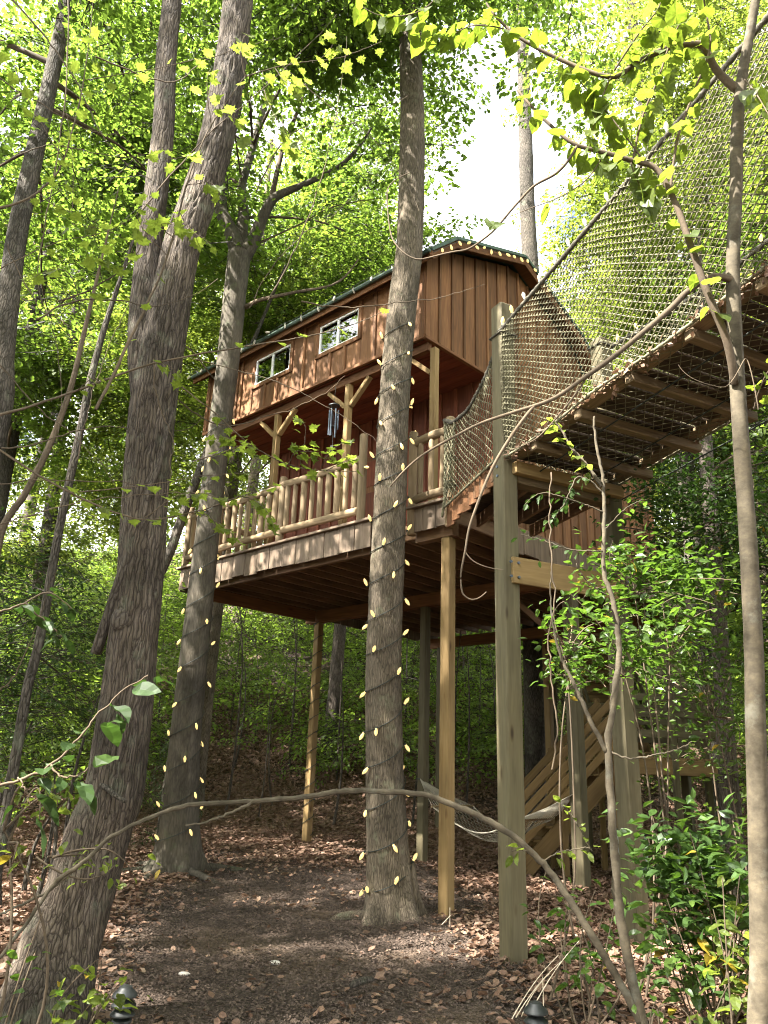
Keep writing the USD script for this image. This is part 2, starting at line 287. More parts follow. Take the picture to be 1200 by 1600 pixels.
# ------------------------------------------------------------------ leaf shapes and scattering
def leaf_shape(kind, L=1.0):
    """Flat-lying leaf along +x from the stalk, z up, folded at its midrib."""
    if kind == 'far':
        o = [(0, 0), (.45, .36), (1, 0), (.45, -.36)]
        v = np.array([(0, 0, 0), (.42, .36, .05), (1, 0, -.06), (.42, -.36, .05)]); f = np.array([(0, 2, 1), (0, 3, 2)])
    elif kind == 'oval':
        v = np.array([(0, 0, 0), (.28, .20, .03), (.62, .23, .03), (1, 0, -.10), (.62, -.23, .03), (.28, -.20, .03), (.5, 0, -.02)])
        f = np.array([(0, 6, 1), (1, 6, 2), (2, 6, 3), (3, 6, 4), (4, 6, 5), (5, 6, 0)])
    elif kind == 'broad':
        xs = np.array([0, .12, .30, .50, .70, .86, 1.0]); ws = np.array([0, .13, .225, .25, .20, .11, 0])
        zc = -.16 * xs ** 2
        v = [(x, 0, z) for x, z in zip(xs, zc)] + [(x, w, z + .28 * w + .012 * (-1) ** k) for k, (x, w, z) in enumerate(zip(xs, ws, zc)) if 0 < k < 6] + [(x, -w, z + .28 * w - .012 * (-1) ** k) for k, (x, w, z) in enumerate(zip(xs, ws, zc)) if 0 < k < 6]
        v = np.array(v); f = [(0, 1, 7), (5, 6, 11), (0, 12, 1), (5, 16, 6)]
        for k in range(1, 5): f += [(k, k + 1, 7 + k), (k, 7 + k, 6 + k), (k, 12 + k, k + 1), (k, 11 + k, 12 + k)]
        f = np.array(f)
    elif kind == 'maple':
        pts = [(0, 0), (-.06, .16), (.10, .30), (.02, .52), (.28, .40), (.42, .56), (.52, .28), (.66, .30), (.64, .15), (1, 0)]
        out = pts + [(x, -y) for x, y in pts[-2:0:-1]]
        v = np.array([(x, y, .10 * abs(y) - .12 * x * x) for x, y in out] + [(.36, 0, -.02)])
        n = len(out); f = np.array([(i, n, (i + 1) % n) for i in range(n)])
    elif kind == 'heart':
        pts = [(.06, 0), (-.10, .14), (-.12, .30), (.0, .44), (.20, .50), (.45, .44), (.70, .26), (.86, .10), (1, 0)]
        out = pts + [(x, -y) for x, y in pts[-2:0:-1]]
        v = np.array([(x, y, .14 * abs(y) - .15 * x * x) for x, y in out] + [(.36, 0, -.02)])
        n = len(out); f = np.array([(i, n, (i + 1) % n) for i in range(n)])
    else:  # curled dead leaf
        v = np.array([(0, 0, 0.02), (.3, .26, .16), (.7, .22, .12), (1, 0, .10), (.7, -.24, .02), (.3, -.28, .06), (.5, 0, 0)])
        f = np.array([(0, 6, 1), (1, 6, 2), (2, 6, 3), (3, 6, 4), (4, 6, 5), (5, 6, 0)])
    v = v.astype(float) * L
    return v, f[:, ::-1] if kind in ('x',) else f
def place(shape, O, Xd, N, S):
    """Copies of a leaf shape at origins O, pointing along Xd with up N, sizes S, as one mesh."""
    v, f = shape; n = len(O)
    x = Xd / np.linalg.norm(Xd, axis=1, keepdims=True)
    z = N - x * (N * x).sum(1, keepdims=True); z /= np.linalg.norm(z, axis=1, keepdims=True) + 1e-9
    y = np.cross(z, x)
    V = O[:, None] + S[:, None, None] * (v[None, :, 0:1] * x[:, None] + v[None, :, 1:2] * y[:, None] + v[None, :, 2:3] * z[:, None])
    F = f[None] + (np.arange(n) * len(v))[:, None, None]
    return V.reshape(-1, 3), F.reshape(-1, 3)
def put_leaves(path, VF, mat, per, rng, twigs=None):
    g = usdkit.mesh(stage, path, VF, MAT[mat], False)
    n = len(VF[0]) // per
    t = np.repeat(rng.uniform(0, 1, n), per).astype(np.float32)
    w = np.zeros(len(t), np.float32)
    if twigs is not None:
        tv, tf = twigs; V, F = VF
        UsdGeom.Mesh(g).GetPointsAttr().Set(Vt.Vec3fArray.FromNumpy(np.vstack([V, tv]).astype(np.float32)))
        F2 = np.vstack([F, tf + len(V)]).astype(np.int32)
        UsdGeom.Mesh(g).GetFaceVertexIndicesAttr().Set(Vt.IntArray.FromNumpy(F2.ravel())); UsdGeom.Mesh(g).GetFaceVertexCountsAttr().Set(Vt.IntArray.FromNumpy(np.full(len(F2), 3, np.int32)))
        t = np.r_[t, np.zeros(len(tv))].astype(np.float32); w = np.r_[w, np.ones(len(tv))].astype(np.float32)
    UsdGeom.PrimvarsAPI(g).CreatePrimvar('tone', Sdf.ValueTypeNames.FloatArray, 'vertex').Set(Vt.FloatArray.FromNumpy(t))
    UsdGeom.PrimvarsAPI(g).CreatePrimvar('wood', Sdf.ValueTypeNames.FloatArray, 'vertex').Set(Vt.FloatArray.FromNumpy(w))
    return g
def spray_twigs(rng, L=.85, W=.42, droop=.3):
    """The dark stem of a leafy twig and its side shoots."""
    c = lambda t: np.array([t * L, .03 * math.sin(t * 5), -droop * t * abs(t) * L * .35])
    out = [tubes(np.array([c(-.45), c(-.1), c(.3), c(.65), c(1.0)]), np.array([[.008, .007, .005, .004, .002]]), 3, False)]
    for k in range(5):
        t = .08 + .17 * k; sd = 1 if k % 2 else -1; e = c(t) + [.18, sd * W * rng.uniform(.6, .95) * (1.1 - .65 * t), -.03]
        out.append(tubes(np.array([c(t), (c(t) + e) / 2 + [.0, sd * .02, .01], e]), np.array([[.004, .003, .0015]]), 3, False))
    return join(out)
def spray(rng, shape, n, size, L=.85, W=.42, droop=.3, flat=.35):
    """A leafy twig: leaves spread left and right of a stem along +x."""
    t = np.sort(rng.uniform(.05, 1, n)); side = rng.choice([-1, 1], n)
    off = rng.uniform(.05, 1, n) ** .8 * W * (1.1 - .65 * t)
    O = np.column_stack([t * L + off * .35, side * off, -droop * (t ** 2) * L * .35 + rng.normal(0, .05, n)])
    ang = side * rng.uniform(.25, 1.5, n)
    Xd = np.column_stack([np.cos(ang), np.sin(ang), rng.normal(-.30, .3, n)])
    N = np.column_stack([rng.normal(0, flat, n), rng.normal(0, flat, n), np.ones(n)])
    return place(shape, O, Xd, N, size * rng.uniform(.65, 1.2, n))
def quats(R):
    """Rotation matrices with rows = images of x, y, z -> quaternions (w, x, y, z)."""
    from scipy.spatial.transform import Rotation
    q = Rotation.from_matrix(np.transpose(R, (0, 2, 1))).as_quat()
    return q[:, [3, 0, 1, 2]]
SPRAYS = {'maple': ('maple_leaf', 'far', 42, .105), 'bright': ('bright_leaf', 'far', 42, .105), 'beech': ('mid_leaf', 'oval', 44, .085), 'under': ('shrub_leaf', 'far', 34, .10), 'dark': ('dark_leaf', 'oval', 40, .075),
          'nearmaple': ('maple_leaf', 'maple', 26, .10), 'holly': ('holly_leaf', 'oval', 34, .065)}
def scatter(path, kind, P, rng, tilt=.3, smin=.8, smax=1.35, heading=None, variants=4, label=None):
    """A PointInstancer of leafy twigs at points P."""
    mat, shp, n, size = SPRAYS[kind]
    pi = UsdGeom.PointInstancer.Define(stage, path)
    for k in range(variants):
        UsdGeom.Xform.Define(stage, f'{path}/twigs/twig_{k:03d}')
        r2 = np.random.default_rng(100 + k)
        sh = leaf_shape(shp)
        put_leaves(f'{path}/twigs/twig_{k:03d}/leaves', spray(r2, sh, n, size), mat, len(sh[0]), r2, spray_twigs(r2))
        pi.CreatePrototypesRel().AddTarget(f'{path}/twigs/twig_{k:03d}')
    N = len(P)
    yaw = rng.uniform(0, 2 * np.pi, N) if heading is None else heading + rng.normal(0, .5, N)
    X = np.column_stack([np.cos(yaw), np.sin(yaw), rng.normal(-.12, tilt * .8, N)]); X /= np.linalg.norm(X, axis=1, keepdims=True)
    Z = np.column_stack([rng.normal(0, tilt, N), rng.normal(0, tilt, N), np.ones(N)])
    Z -= X * (X * Z).sum(1, keepdims=True); Z /= np.linalg.norm(Z, axis=1, keepdims=True)
    Q = quats(np.stack([X, np.cross(Z, X), Z], 1))
    pi.CreateProtoIndicesAttr(Vt.IntArray.FromNumpy(rng.integers(0, variants, N).astype(np.int32)))
    pi.CreatePositionsAttr(Vt.Vec3fArray.FromNumpy(np.asarray(P, np.float32)))
    pi.CreateOrientationsAttr(Vt.QuathArray.FromNumpy(np.ascontiguousarray(Q[:, [1, 2, 3, 0]]).astype(np.float16)) if False else Vt.QuathArray([Gf.Quath(float(a), float(b), float(c), float(d)) for a, b, c, d in Q]))
    s = rng.uniform(smin, smax, N).astype(np.float32)
    pi.CreateScalesAttr(Vt.Vec3fArray.FromNumpy(np.repeat(s[:, None], 3, 1)))
    tag(pi, label, None, None, 'stuff')
    return pi
def glade(P):
    """True inside the opening in the canopy above and beyond the treehouse."""
    P = np.asarray(P)
    az = (P[:, 0] - .35) / np.maximum(P[:, 1], 1)
    el = (P[:, 2] - 1.65) / np.maximum(np.hypot(P[:, 0], P[:, 1]), 1)
    c = .125 + .06 * np.sin(P[:, 2] * .9)
    return (np.abs(az - c) < .10 + .03 * np.sin(P[:, 1] * 1.3 + P[:, 2])) & (el > .66) & (el < 1.22) & (P[:, 1] > 4)
def clumps(rng, c, r, n_clump, n, cl=(1.1, 1.1, .4), hollow=.55):
    """Points for a crown: clumps spread through the shell of an ellipsoid; returns clump centres and points."""
    d = rng.normal(size=(n_clump, 3)); d /= np.linalg.norm(d, axis=1, keepdims=True)
    C = np.asarray(c) + d * np.asarray(r) * (hollow + (1 - hollow) * rng.uniform(0, 1, (n_clump, 1)) ** .6)
    w = rng.dirichlet(np.ones(n_clump) * 3)
    P = np.vstack([C[k] + rng.normal(size=(int(n * w[k]), 3)) * np.asarray(cl) for k in range(n_clump)])
    return C, P
# ------------------------------------------------------------------ treehouse frame: u along the front (towards the near corner), v into the house
YAW = math.radians(46.1)
UU = np.array([math.sin(YAW), -math.cos(YAW), 0]); VV = np.array([math.cos(YAW), math.sin(YAW), 0]); ZZ = np.array([0, 0, 1.0])
def H(u, v, z): return UU * u + VV * v + ZZ * z
def on_ground(u, v):
    p = H(u, v, 0); return float(gz(p[0], p[1]))
def hbeam(parent, name, a, b, w, h, mat, up=(0, 0, 1), **k):
    return beam(parent, name, H(*a), H(*b), w, h, mat, up, **k)
DECK, UPPER, EAVE = 5.25, 8.10, 9.5
U0, U1, V0, VW, V1 = -13.05, -6.42, 8.0, 9.8, 15.75       # platform and lower wall lines
UG = -7.1                                                # gable wall of the cabin
NOTCH = (-7.93, -7.17)
house = thing('treehouse', 'wooden treehouse with red-brown board and batten cabin on a raised log-railed deck', 'treehouse')
# --- posts under the platform
for k, (u, v, w, mat) in enumerate([(-6.6, 8.16, .15, 'new_pine'), (-9.6, 11.2, .15, 'treated_post'), (-12.6, 11.2, .15, 'new_pine'), (-6.6, 11.35, .2, 'treated_post'), (-9.6, 15.4, .15, 'new_pine'), (-12.6, 15.3, .15, 'treated_post'), (-6.6, 15.3, .15, 'treated_post')]):
    p = H(u, v, on_ground(u, v) - .25); t = H(u, v, 4.97 if k == 0 else 4.62)
    if k == 0: t = H(u, v, 4.74)
    beam(house, 'post', p, t, w, w, mat, UU, c=.012)
POST_A = (-12.6, 11.2)
# --- beams and joists
hbeam(house, 'beam', (U0 + .1, 8.16, 4.86), (NOTCH[0] - .02, 8.16, 4.86), .08, .23, 'joist_wood')
hbeam(house, 'beam', (NOTCH[1] + .02, 8.16, 4.86), (U1 - .05, 8.16, 4.86), .14, .23, 'joist_wood')
for v in (11.2, 15.35):
    hbeam(house, 'beam', (U0 + .1, v - .06, 4.74), (U1 - .1, v - .06, 4.74), .05, .24, 'cedar_trim')
    hbeam(house, 'beam', (U0 + .1, v + .06, 4.74), (U1 - .1, v + .06, 4.74), .05, .24, 'cedar_trim')
for u in (-12.6,):
    hbeam(house, 'beam', (u, 8.3, 4.74), (u, 11.05, 4.74), .09, .23, 'cedar_trim')
nj = 17
for k in range(nj):
    u = U0 + .12 + (U1 - U0 - .24) * k / (nj - 1)
    v0 = V0 + .06 if not (NOTCH[0] - .05 < u < NOTCH[1] + .05) else 8.55
    hbeam(house, 'joist', (u, v0, 5.085), (u, V1 - .06, 5.085), .045, .24, 'joist_wood')
hbeam(house, 'header', (NOTCH[0] - .1, 8.52, 5.085), (NOTCH[1] + .1, 8.52, 5.085), .045, .24, 'joist_wood')
v = V0 + .03
while v < V1 - .05:
    spans = [(U0 + .02, U1 - .02)] if v > 8.5 else [(U0 + .02, NOTCH[0]), (NOTCH[1], U1 - .02)]
    for s in spans: hbeam(house, 'deck_board', (s[0], v + .068, 5.228), (s[1], v + .068, 5.228), .136, .038, 'joist_wood')
    v += .142
# --- skirt of short weathered boards round the platform edge
def skirt(p0, p1, n, out, z0=4.80, z1=5.20, mat='weathered_fascia', jit=.02):
    p0, p1 = np.asarray(p0, float), np.asarray(p1, float)
    d = (p1 - p0) / n
    for k in range(n):
        c = p0 + d * (k + .5); w = np.linalg.norm(d) - .012
        dz = RNG.uniform(-jit, jit)
        beam(house, 'skirt_board', H(*c, z0 + dz), H(*c, z1), w, .028 + .012 * (k % 2), mat, H(*out, 0), c=.004)
skirt((U0, V0 - .02), (NOTCH[0], V0 - .02), 15, (0, 1))
skirt((NOTCH[0] + .02, V0), (NOTCH[0] + .02, 8.5), 2, (1, 0))
skirt((NOTCH[1], V0 - .02), (U1, V0 - .02), 3, (0, 1), z0=4.85)
skirt((U0 - .02, V0), (U0 - .02, V1), 20, (1, 0))
skirt((U1 + .02, 9.3), (U1 + .02, V1), 16, (1, 0))
hbeam(house, 'cap_board', (U0 - .06, V0 - .05, 5.225), (NOTCH[0] + .04, V0 - .05, 5.225), .10, .04, 'weathered_fascia')
hbeam(house, 'cap_board', (NOTCH[1] - .02, V0 - .05, 5.225), (U1, V0 - .05, 5.225), .10, .04, 'weathered_fascia')

# --- log railing
def log(parent, name, p0, p1, r, mat='log_wood', ends=(.0, .0), bend=.008, sides=12, taper=0.0):
    p0, p1 = np.asarray(p0, float), np.asarray(p1, float); L = np.linalg.norm(p1 - p0)
    x = unit(p1 - p0); up = (0, 0, 1) if abs(x[2]) < .8 else UU
    y = unit(np.cross(up, x)); z = np.cross(x, y)
    xs = [0, .012]; rs = [r * .8, r]
    if ends[0]: xs, rs = [0, ends[0] * .5, ends[0]], [r * .45, r * .8, r]
    mid = list(np.linspace(xs[-1], L - max(ends[1], .02), 6)[1:-1]); xe = [L - .012, L]; re = [r, r * .8]
    if ends[1]: xe, re = [L - ends[1], L - ends[1] * .5, L], [r, r * .8, r * .45]
    X_ = np.array(xs + mid + xe); R_ = np.array(rs + [r * (1 + RNG.normal(0, .025)) for _ in mid] + re) * (1 - taper * X_ / L)
    P = np.column_stack([X_, bend * np.sin(X_ / L * np.pi) * RNG.normal(0, 1), bend * np.sin(X_ / L * np.pi) * RNG.normal(0, 1)])
    return obj(parent, name, tubes(P, R_[None], sides), mat, 40, frame(p0, x, y, z))
def rail_bay(a, b, n, z0=5.43, z1=6.24, sag=0., dz=0.):
    a, b = np.asarray(a, float), np.asarray(b, float)
    hb = lambda t, z: H(*(a + (b - a) * t), z)
    log(house, 'bottom_rail', hb(.03, z0 + RNG.uniform(-.02, .02)), hb(.97, z0 + RNG.uniform(-.02, .02)), .062)
    log(house, 'top_rail', hb(.0, z1 + dz), hb(1.0, z1 - dz), .065, bend=.02)
    for k in range(n):
        t = (k + .75) / (n + .5)
        o = RNG.uniform(-.012, .012)
        log(house, 'baluster', hb(t + o * .3, z0 + .02), hb(t + RNG.uniform(-.006, .006), z1 - .01), .047 * RNG.uniform(.85, 1.15), ends=(.07, .07))
for u, z in ((-12.95, 6.45), (-12.03, 6.4), (-10.12, 6.42), (-8.18, 6.68), (-7.13, 6.42), (-6.44, 6.46)):
    log(house, 'railing_post', H(u, V0 - .01, 5.25 if u < -7.5 else 4.83), H(u, V0 - .01, z), .068)
rail_bay((-12.95, V0 - .01), (-12.03, V0 - .01), 4)
rail_bay((-12.03, V0 - .01), (-10.12, V0 - .01), 9)
rail_bay((-10.12, V0 - .01), (-8.18, V0 - .01), 9, z1=6.28)
rail_bay((-7.13, V0 - .01), (-6.44, V0 - .01), 3, z0=5.36, z1=6.24, dz=-.02)
for v in (9.7,): log(house, 'railing_post', H(-12.95, v, 5.25), H(-12.95, v, 6.45), .068)
rail_bay((-12.95, V0), (-12.95, 9.7), 8)

# --- walls: boards with battens
def bb_wall(par, axis, fixed, a0, a1, z0, z1, pitch, mat, out, bat_w=.055, top=None, first=0., skip=None):
    """Vertical boards with battens along u or v; top(a) may give the wall's top."""
    n = max(1, int(round((a1 - a0) / pitch))); d = (a1 - a0) / n
    pt = (lambda a, z, o: H(a, fixed + o, z)) if axis == 'u' else (lambda a, z, o: H(fixed + o, a, z))
    upv = VV if axis == 'u' else UU
    for k in range(n):
        a, b = a0 + k * d, a0 + (k + 1) * d
        zt = z1 if top is None else min(top(a), top(b))
        zz = [(z0, zt)] if skip is None else skip(a, b, z0, zt)
        for lo, hi in zz:
            if top is not None:
                za, zb = top(a + .002), top(b - .002)
                vtx = [pt(a + .002, lo, 0), pt(b - .002, lo, 0), pt(b - .002, zb, 0), pt(a + .002, za, 0)]
                o2 = (VV if axis == 'u' else UU) * (out * .022)
                v8 = np.array([p for p in vtx] + [p + o2 for p in vtx]); c0 = v8.mean(0)
                f = np.array([(0, 1, 2), (0, 2, 3), (4, 6, 5), (4, 7, 6), (0, 5, 1), (0, 4, 5), (1, 6, 2), (1, 5, 6), (2, 7, 3), (2, 6, 7), (3, 4, 0), (3, 7, 4)])
                # local x is vertical, for the grain
                ax = np.array([ZZ, UU if axis == 'u' else VV, -VV if axis == 'u' else UU])
                tm = trimesh.Trimesh((v8 - c0) @ ax.T, f, process=False)
                if tm.volume < 0: tm.invert()
                obj(par, 'wall_board', tm, mat, False, frame(c0, *ax))
            else:
                beam(par, 'wall_board', pt((a + b) / 2, lo, out * .011), pt((a + b) / 2, hi, out * .011), d - .004, .022, mat, upv, c=.003)
    for k in range(1, n):
        a = a0 + k * d
        zt = z1 if top is None else top(a) - .01
        zz = [(z0, zt)] if skip is None else skip(a - bat_w / 2, a + bat_w / 2, z0, zt)
        for lo, hi in zz:
            beam(par, 'batten', pt(a, lo + .004, out * .039), pt(a, hi - .004, out * .039), bat_w, .032, mat, upv, c=.003)
WIN = [(-11.40, -10.36, 8.66, 9.20), (-9.56, -8.56, 8.66, 9.22)]
VF = 8.15
lo_ = -13.0
for u0, u1, z0, z1 in WIN + [(UG, UG, 0, 0)]:
    a_ = u0 - .05 if u0 < UG else UG
    bb_wall(house, 'u', VF, lo_, a_, UPPER, EAVE - .09, .36, 'cedar_siding', -1)
    for e_ in ((a_ - .03,) if u0 < UG else ()): hbeam(house, 'batten', (e_, VF - .034, UPPER), (e_, VF - .034, EAVE - .15), .055, .022, 'cedar_siding', VV)
    if u0 < UG:
        bb_wall(house, 'u', VF, u0 - .05, u1 + .05, UPPER, z0 - .08, .36, 'cedar_siding', -1)
        hbeam(house, 'wall_board', (u0 - .05, VF - .011, (z1 + EAVE - .09) / 2), (u1 + .05, VF - .011, (z1 + EAVE - .09) / 2), .022, EAVE - .09 - z1, 'cedar_siding')
    lo_ = u1 + .05
hbeam(house, 'trim_board', (-13.03, VF - .026, EAVE - .04), (UG + .02, VF - .026, EAVE - .04), .045, .22, 'cedar_trim')
hbeam(house, 'trim_board', (-13.03, VF - .026, UPPER - .02), (UG + .03, VF - .026, UPPER - .02), .06, .06, 'cedar_trim')
for uc in (-12.98, -12.0, UG - .02):
    hbeam(house, 'corner_board', (uc, VF - .036, UPPER), (uc, VF - .036, EAVE - .15), .11, .032, 'cedar_trim', VV)
hbeam(house, 'corner_board', (UG - .34, VF - .05, UPPER - .05), (UG - .34, VF - .05, EAVE - .12), .11, .05, 'cedar_trim', VV)
for u0, u1, z0, z1 in WIN:
    for a in (u0 - .04, u1 + .04): hbeam(house, 'window_trim', (a, VF - .03, z0 - .08), (a, VF - .03, EAVE - .15), .08, .05, 'cedar_trim', VV)
    hbeam(house, 'window_trim', (u0 - .08, VF - .03, z0 - .04), (u1 + .08, VF - .03, z0 - .04), .05, .08, 'cedar_trim')
    hbeam(house, 'window_trim', (u0, VF - .03, (z1 + EAVE - .15) / 2), (u1, VF - .03, (z1 + EAVE - .15) / 2), .05, EAVE - .15 - z1, 'cedar_trim')
    um = (u0 + u1) / 2 - .02
    w = numbered(house, 'window'); UsdGeom.Xform.Define(stage, w)
    for p0, p1, ww in (((u0, z0 + .016), (u1, z0 + .016), .03), ((u0, z1 - .016), (u1, z1 - .016), .03)):
        hbeam(w, 'frame_bar', (p0[0], VF - .02, p0[1]), (p1[0], VF - .02, p1[1]), .034, .032, 'white_vinyl')
    for a, ww in ((u0 + .016, .032), (u1 - .016, .032), (um, .045)):
        hbeam(w, 'frame_bar', (a, VF - .022, z0 + .03), (a, VF - .022, z1 - .03), ww, .034, 'white_vinyl', VV)
    for a, b in ((u0 + .03, um - .02), (um + .02, u1 - .03)):
        hbeam(w, 'pane', (a, VF - .012, (z0 + z1) / 2), (b, VF - .012, (z0 + z1) / 2), .006, z1 - z0 - .06, 'glass_pane', c=.0005)
    hbeam(w, 'curtain', (u0 + .03, VF + .10, (z0 + z1) / 2), (um - .05, VF + .10, (z0 + z1) / 2), .02, z1 - z0 + .1, 'curtain', c=.002)
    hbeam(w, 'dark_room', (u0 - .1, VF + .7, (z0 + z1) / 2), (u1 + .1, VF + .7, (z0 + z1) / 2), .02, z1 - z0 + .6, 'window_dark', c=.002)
# --- gable end
VK, ZK, VR, ZR, VB = 8.57, 9.93, 10.6, 10.70, 13.0
def prof(v):
    v = v if v <= VR else 2 * VR - v
    return float(np.interp(v, [VF, VK, VR], [EAVE, ZK, ZR]))
bb_wall(house, 'v', UG, VF, VB, UPPER, None, .315, 'cedar_siding', 1, top=lambda v: prof(v) - .03, bat_w=.05)
bb_wall(house, 'v', -13.0, VF, VB, UPPER, None, .33, 'cedar_siding', -1, top=lambda v: prof(v) - .03, bat_w=.05)
hbeam(house, 'corner_board', (UG + .036, VF + .03, UPPER), (UG + .036, VF + .03, EAVE), .12, .032, 'cedar_trim', UU)
hbeam(house, 'trim_board', (UG + .03, VF - .03, UPPER - .03), (UG + .03, VB, UPPER - .03), .07, .05, 'cedar_trim')
bb_wall(house, 'u', VB, -13.0, UG, UPPER, EAVE, .5, 'cedar_siding', 1)
# --- gambrel roof: four slopes, rake boards, ribs
RP = [(VF - .22, EAVE - .12), (VK, ZK + .02), (VR, ZR + .02), (2 * VR - VK, ZK + .02), (2 * VR - VF + .22, EAVE - .12)]
R0, R1 = -13.36, UG + .32
for k in range(4):
    (va, za), (vb, zb) = RP[k], RP[k + 1]
    a, b = H(R0, va, za + .05), H(R0, vb, zb + .05)
    L = np.linalg.norm(b - a); y = unit(b - a); z = np.cross(UU, y)
    if z[2] < 0: z = -z
    rp = obj(house, 'roof_panel', chamfer_box(R1 - R0, L, .03, .006), 'roof_metal', False, frame((a + b) / 2, UU, np.cross(z, UU), z))
    for t in np.arange(.15, R1 - R0, .3):
        beam(rp, 'seam', (t, -L / 2 + .01, .026), (t, L / 2 - .01, .026), .02, .024, 'roof_metal', c=.003)
    for uu, mt in ((R1 - .03, 'cedar_trim'), (R0 + .03, 'cedar_trim')):
        beam(house, 'rake_board', H(uu, va, za - .045), H(uu, vb, zb - .045), .03, .14, mt, ZZ)
        beam(house, 'rake_cap', H(uu + .022, va, za + .055), H(uu + .022, vb, zb + .055), .05, .06, 'roof_metal', ZZ)
    beam(house, 'soffit', H(UG + .03, (va + vb) / 2, (za + zb) / 2 + .015), H(R1 - .05, (va + vb) / 2, (za + zb) / 2 + .015), L - .01, .012, 'cedar_trim', z)
hbeam(house, 'fascia', (R0, VF - .20, EAVE - .15), (R1, VF - .20, EAVE - .15), .03, .13, 'cedar_trim')
hbeam(house, 'gutter', (R0, VF - .26, EAVE - .10), (R1, VF - .26, EAVE - .10), .08, .07, 'roof_metal', c=.02)
# --- porch: ceiling, posts with braces, lower walls
v = VF + .04; k = 0
while v < VB - .05:
    hbeam(house, 'ceiling_board', (-12.98, v + .07, UPPER - .03 - .006 * (k % 2)), (UG + .02, v + .07, UPPER - .03 - .006 * (k % 2)), .136, .02, 'red_ceiling'); v += .142; k += 1
hbeam(house, 'porch_beam', (-12.95, VF + .14, UPPER - .12), (UG, VF + .14, UPPER - .12), .1, .14, 'cedar_trim')
for u, bl, br in ((-10.8, 1, 1), (-8.9, 1, 1), (-7.0, 1, 0)):
    hbeam(house, 'porch_post', (u, VF + .14, DECK), (u, VF + .14, UPPER - .19), .105, .105, 'new_pine', VV)
    for s, on in ((-1, bl), (1, br)):
        if on: hbeam(house, 'brace', (u + s * .06, VF + .14, 7.50), (u + s * .50, VF + .14, UPPER - .20), .07, .09, 'new_pine', VV)
bb_wall(house, 'u', VW, -12.9, U1 - .3, DECK, UPPER - .06, .34, 'lower_siding', -1)
bb_wall(house, 'v', -7.0, VW, V1 - .1, 4.8, 8.05, .30, 'cedar_siding', 1)
bb_wall(house, 'v', -12.9, VW, V1 - .1, DECK, UPPER - .05, .34, 'lower_siding', -1)
bb_wall(house, 'u', V1 - .1, -12.9, -7.0, DECK, UPPER, .5, 'lower_siding', 1)
dr = obj(house, 'door', chamfer_box(2.0, .86, .05, .008), 'cedar_trim', False, frame(H(-9.6, VW - .05, DECK + .02), ZZ, UU, VV))
for k2 in range(3): beam(dr, 'door_panel', (.15 + k2 * .62, 0, -.03), (.65 + k2 * .62, 0, -.03), .6, .02, 'lower_siding', (0, 0, 1))
# knee brace below
beam(house, 'brace', H(-6.6, 11.3, 3.6), H(-7.7, 11.3, 4.6), .09, .09, 'joist_wood', VV)

# ------------------------------------------------------------------ rope bridge
BD = unit([.45, -.89, 0]); BP = np.array([-BD[1], BD[0], 0]) * -1
BP = np.array([.89, .45, 0]); BP = unit(BP)
PD, PE = np.array([1.36, 8.34, 0]), np.array([2.72, 9.11, 0])
PE = PD + BP * float((PE - PD) @ BP)
bridge = thing('rope_bridge', 'rope bridge with net sides and plank floor leading to the treehouse deck', 'bridge')
WB = float((PE - PD) @ BP)
def zb(s): return 5.06 + .115 * s
def zt(s): return 6.66 + .255 * s
def zr(s): return 6.98 - .09 * s + .05 * s * s
SL = 8.6
for p, off in ((PD, 0), (PE, 0), (PD, SL), (PE, SL)):
    q_ = p + BD * off; gq = float(gz(q_[0], q_[1])); top = 7.08 if off == 0 else 8.6
    pp = np.array([q_[0], q_[1], 0.])
    beam(bridge, 'post', pp + ZZ * (gq - .3), pp + ZZ * top, .205, .205, 'treated_post', BP, c=.018)
fr = BD * .122
def ends(z, off=0.0): return PD + BP * -.02 + ZZ * z + BD * off, PE + BP * .08 + ZZ * z + BD * off
beam(bridge, 'bearer', PD + BP * .104 + ZZ * 4.90, PE - BP * .104 + ZZ * 4.90, .19, .24, 'bridge_wood', c=.01)
beam(bridge, 'bearer', PD + BP * .02 + ZZ * 4.93 + BD * .145, PE + BP * .05 + ZZ * 4.93 + BD * .145, .085, .14, 'new_pine', c=.006)
beam(bridge, 'cross_board', PD + BP * -.02 + ZZ * 3.75 + fr, PE + BP * .02 + ZZ * 3.75 + fr, .04, .29, 'new_pine')
_cyl = trimesh.creation.cylinder(.016, .02, sections=8); _cyl = (np.array(_cyl.vertices), np.array(_cyl.faces))
for p_ in (PD, PE):
    for dx in (-.05, .05):
        for z_ in (3.67, 3.83): obj(bridge, 'bolt', _cyl, 'chime_metal', False, frame(p_ + BP * dx + BD * .148 + ZZ * z_, BP, ZZ, BD))
    for z_ in (4.85, 4.96): obj(bridge, 'bolt', _cyl, 'chime_metal', False, frame(p_ - BP * .106 + ZZ * z_, BD, ZZ, BP))
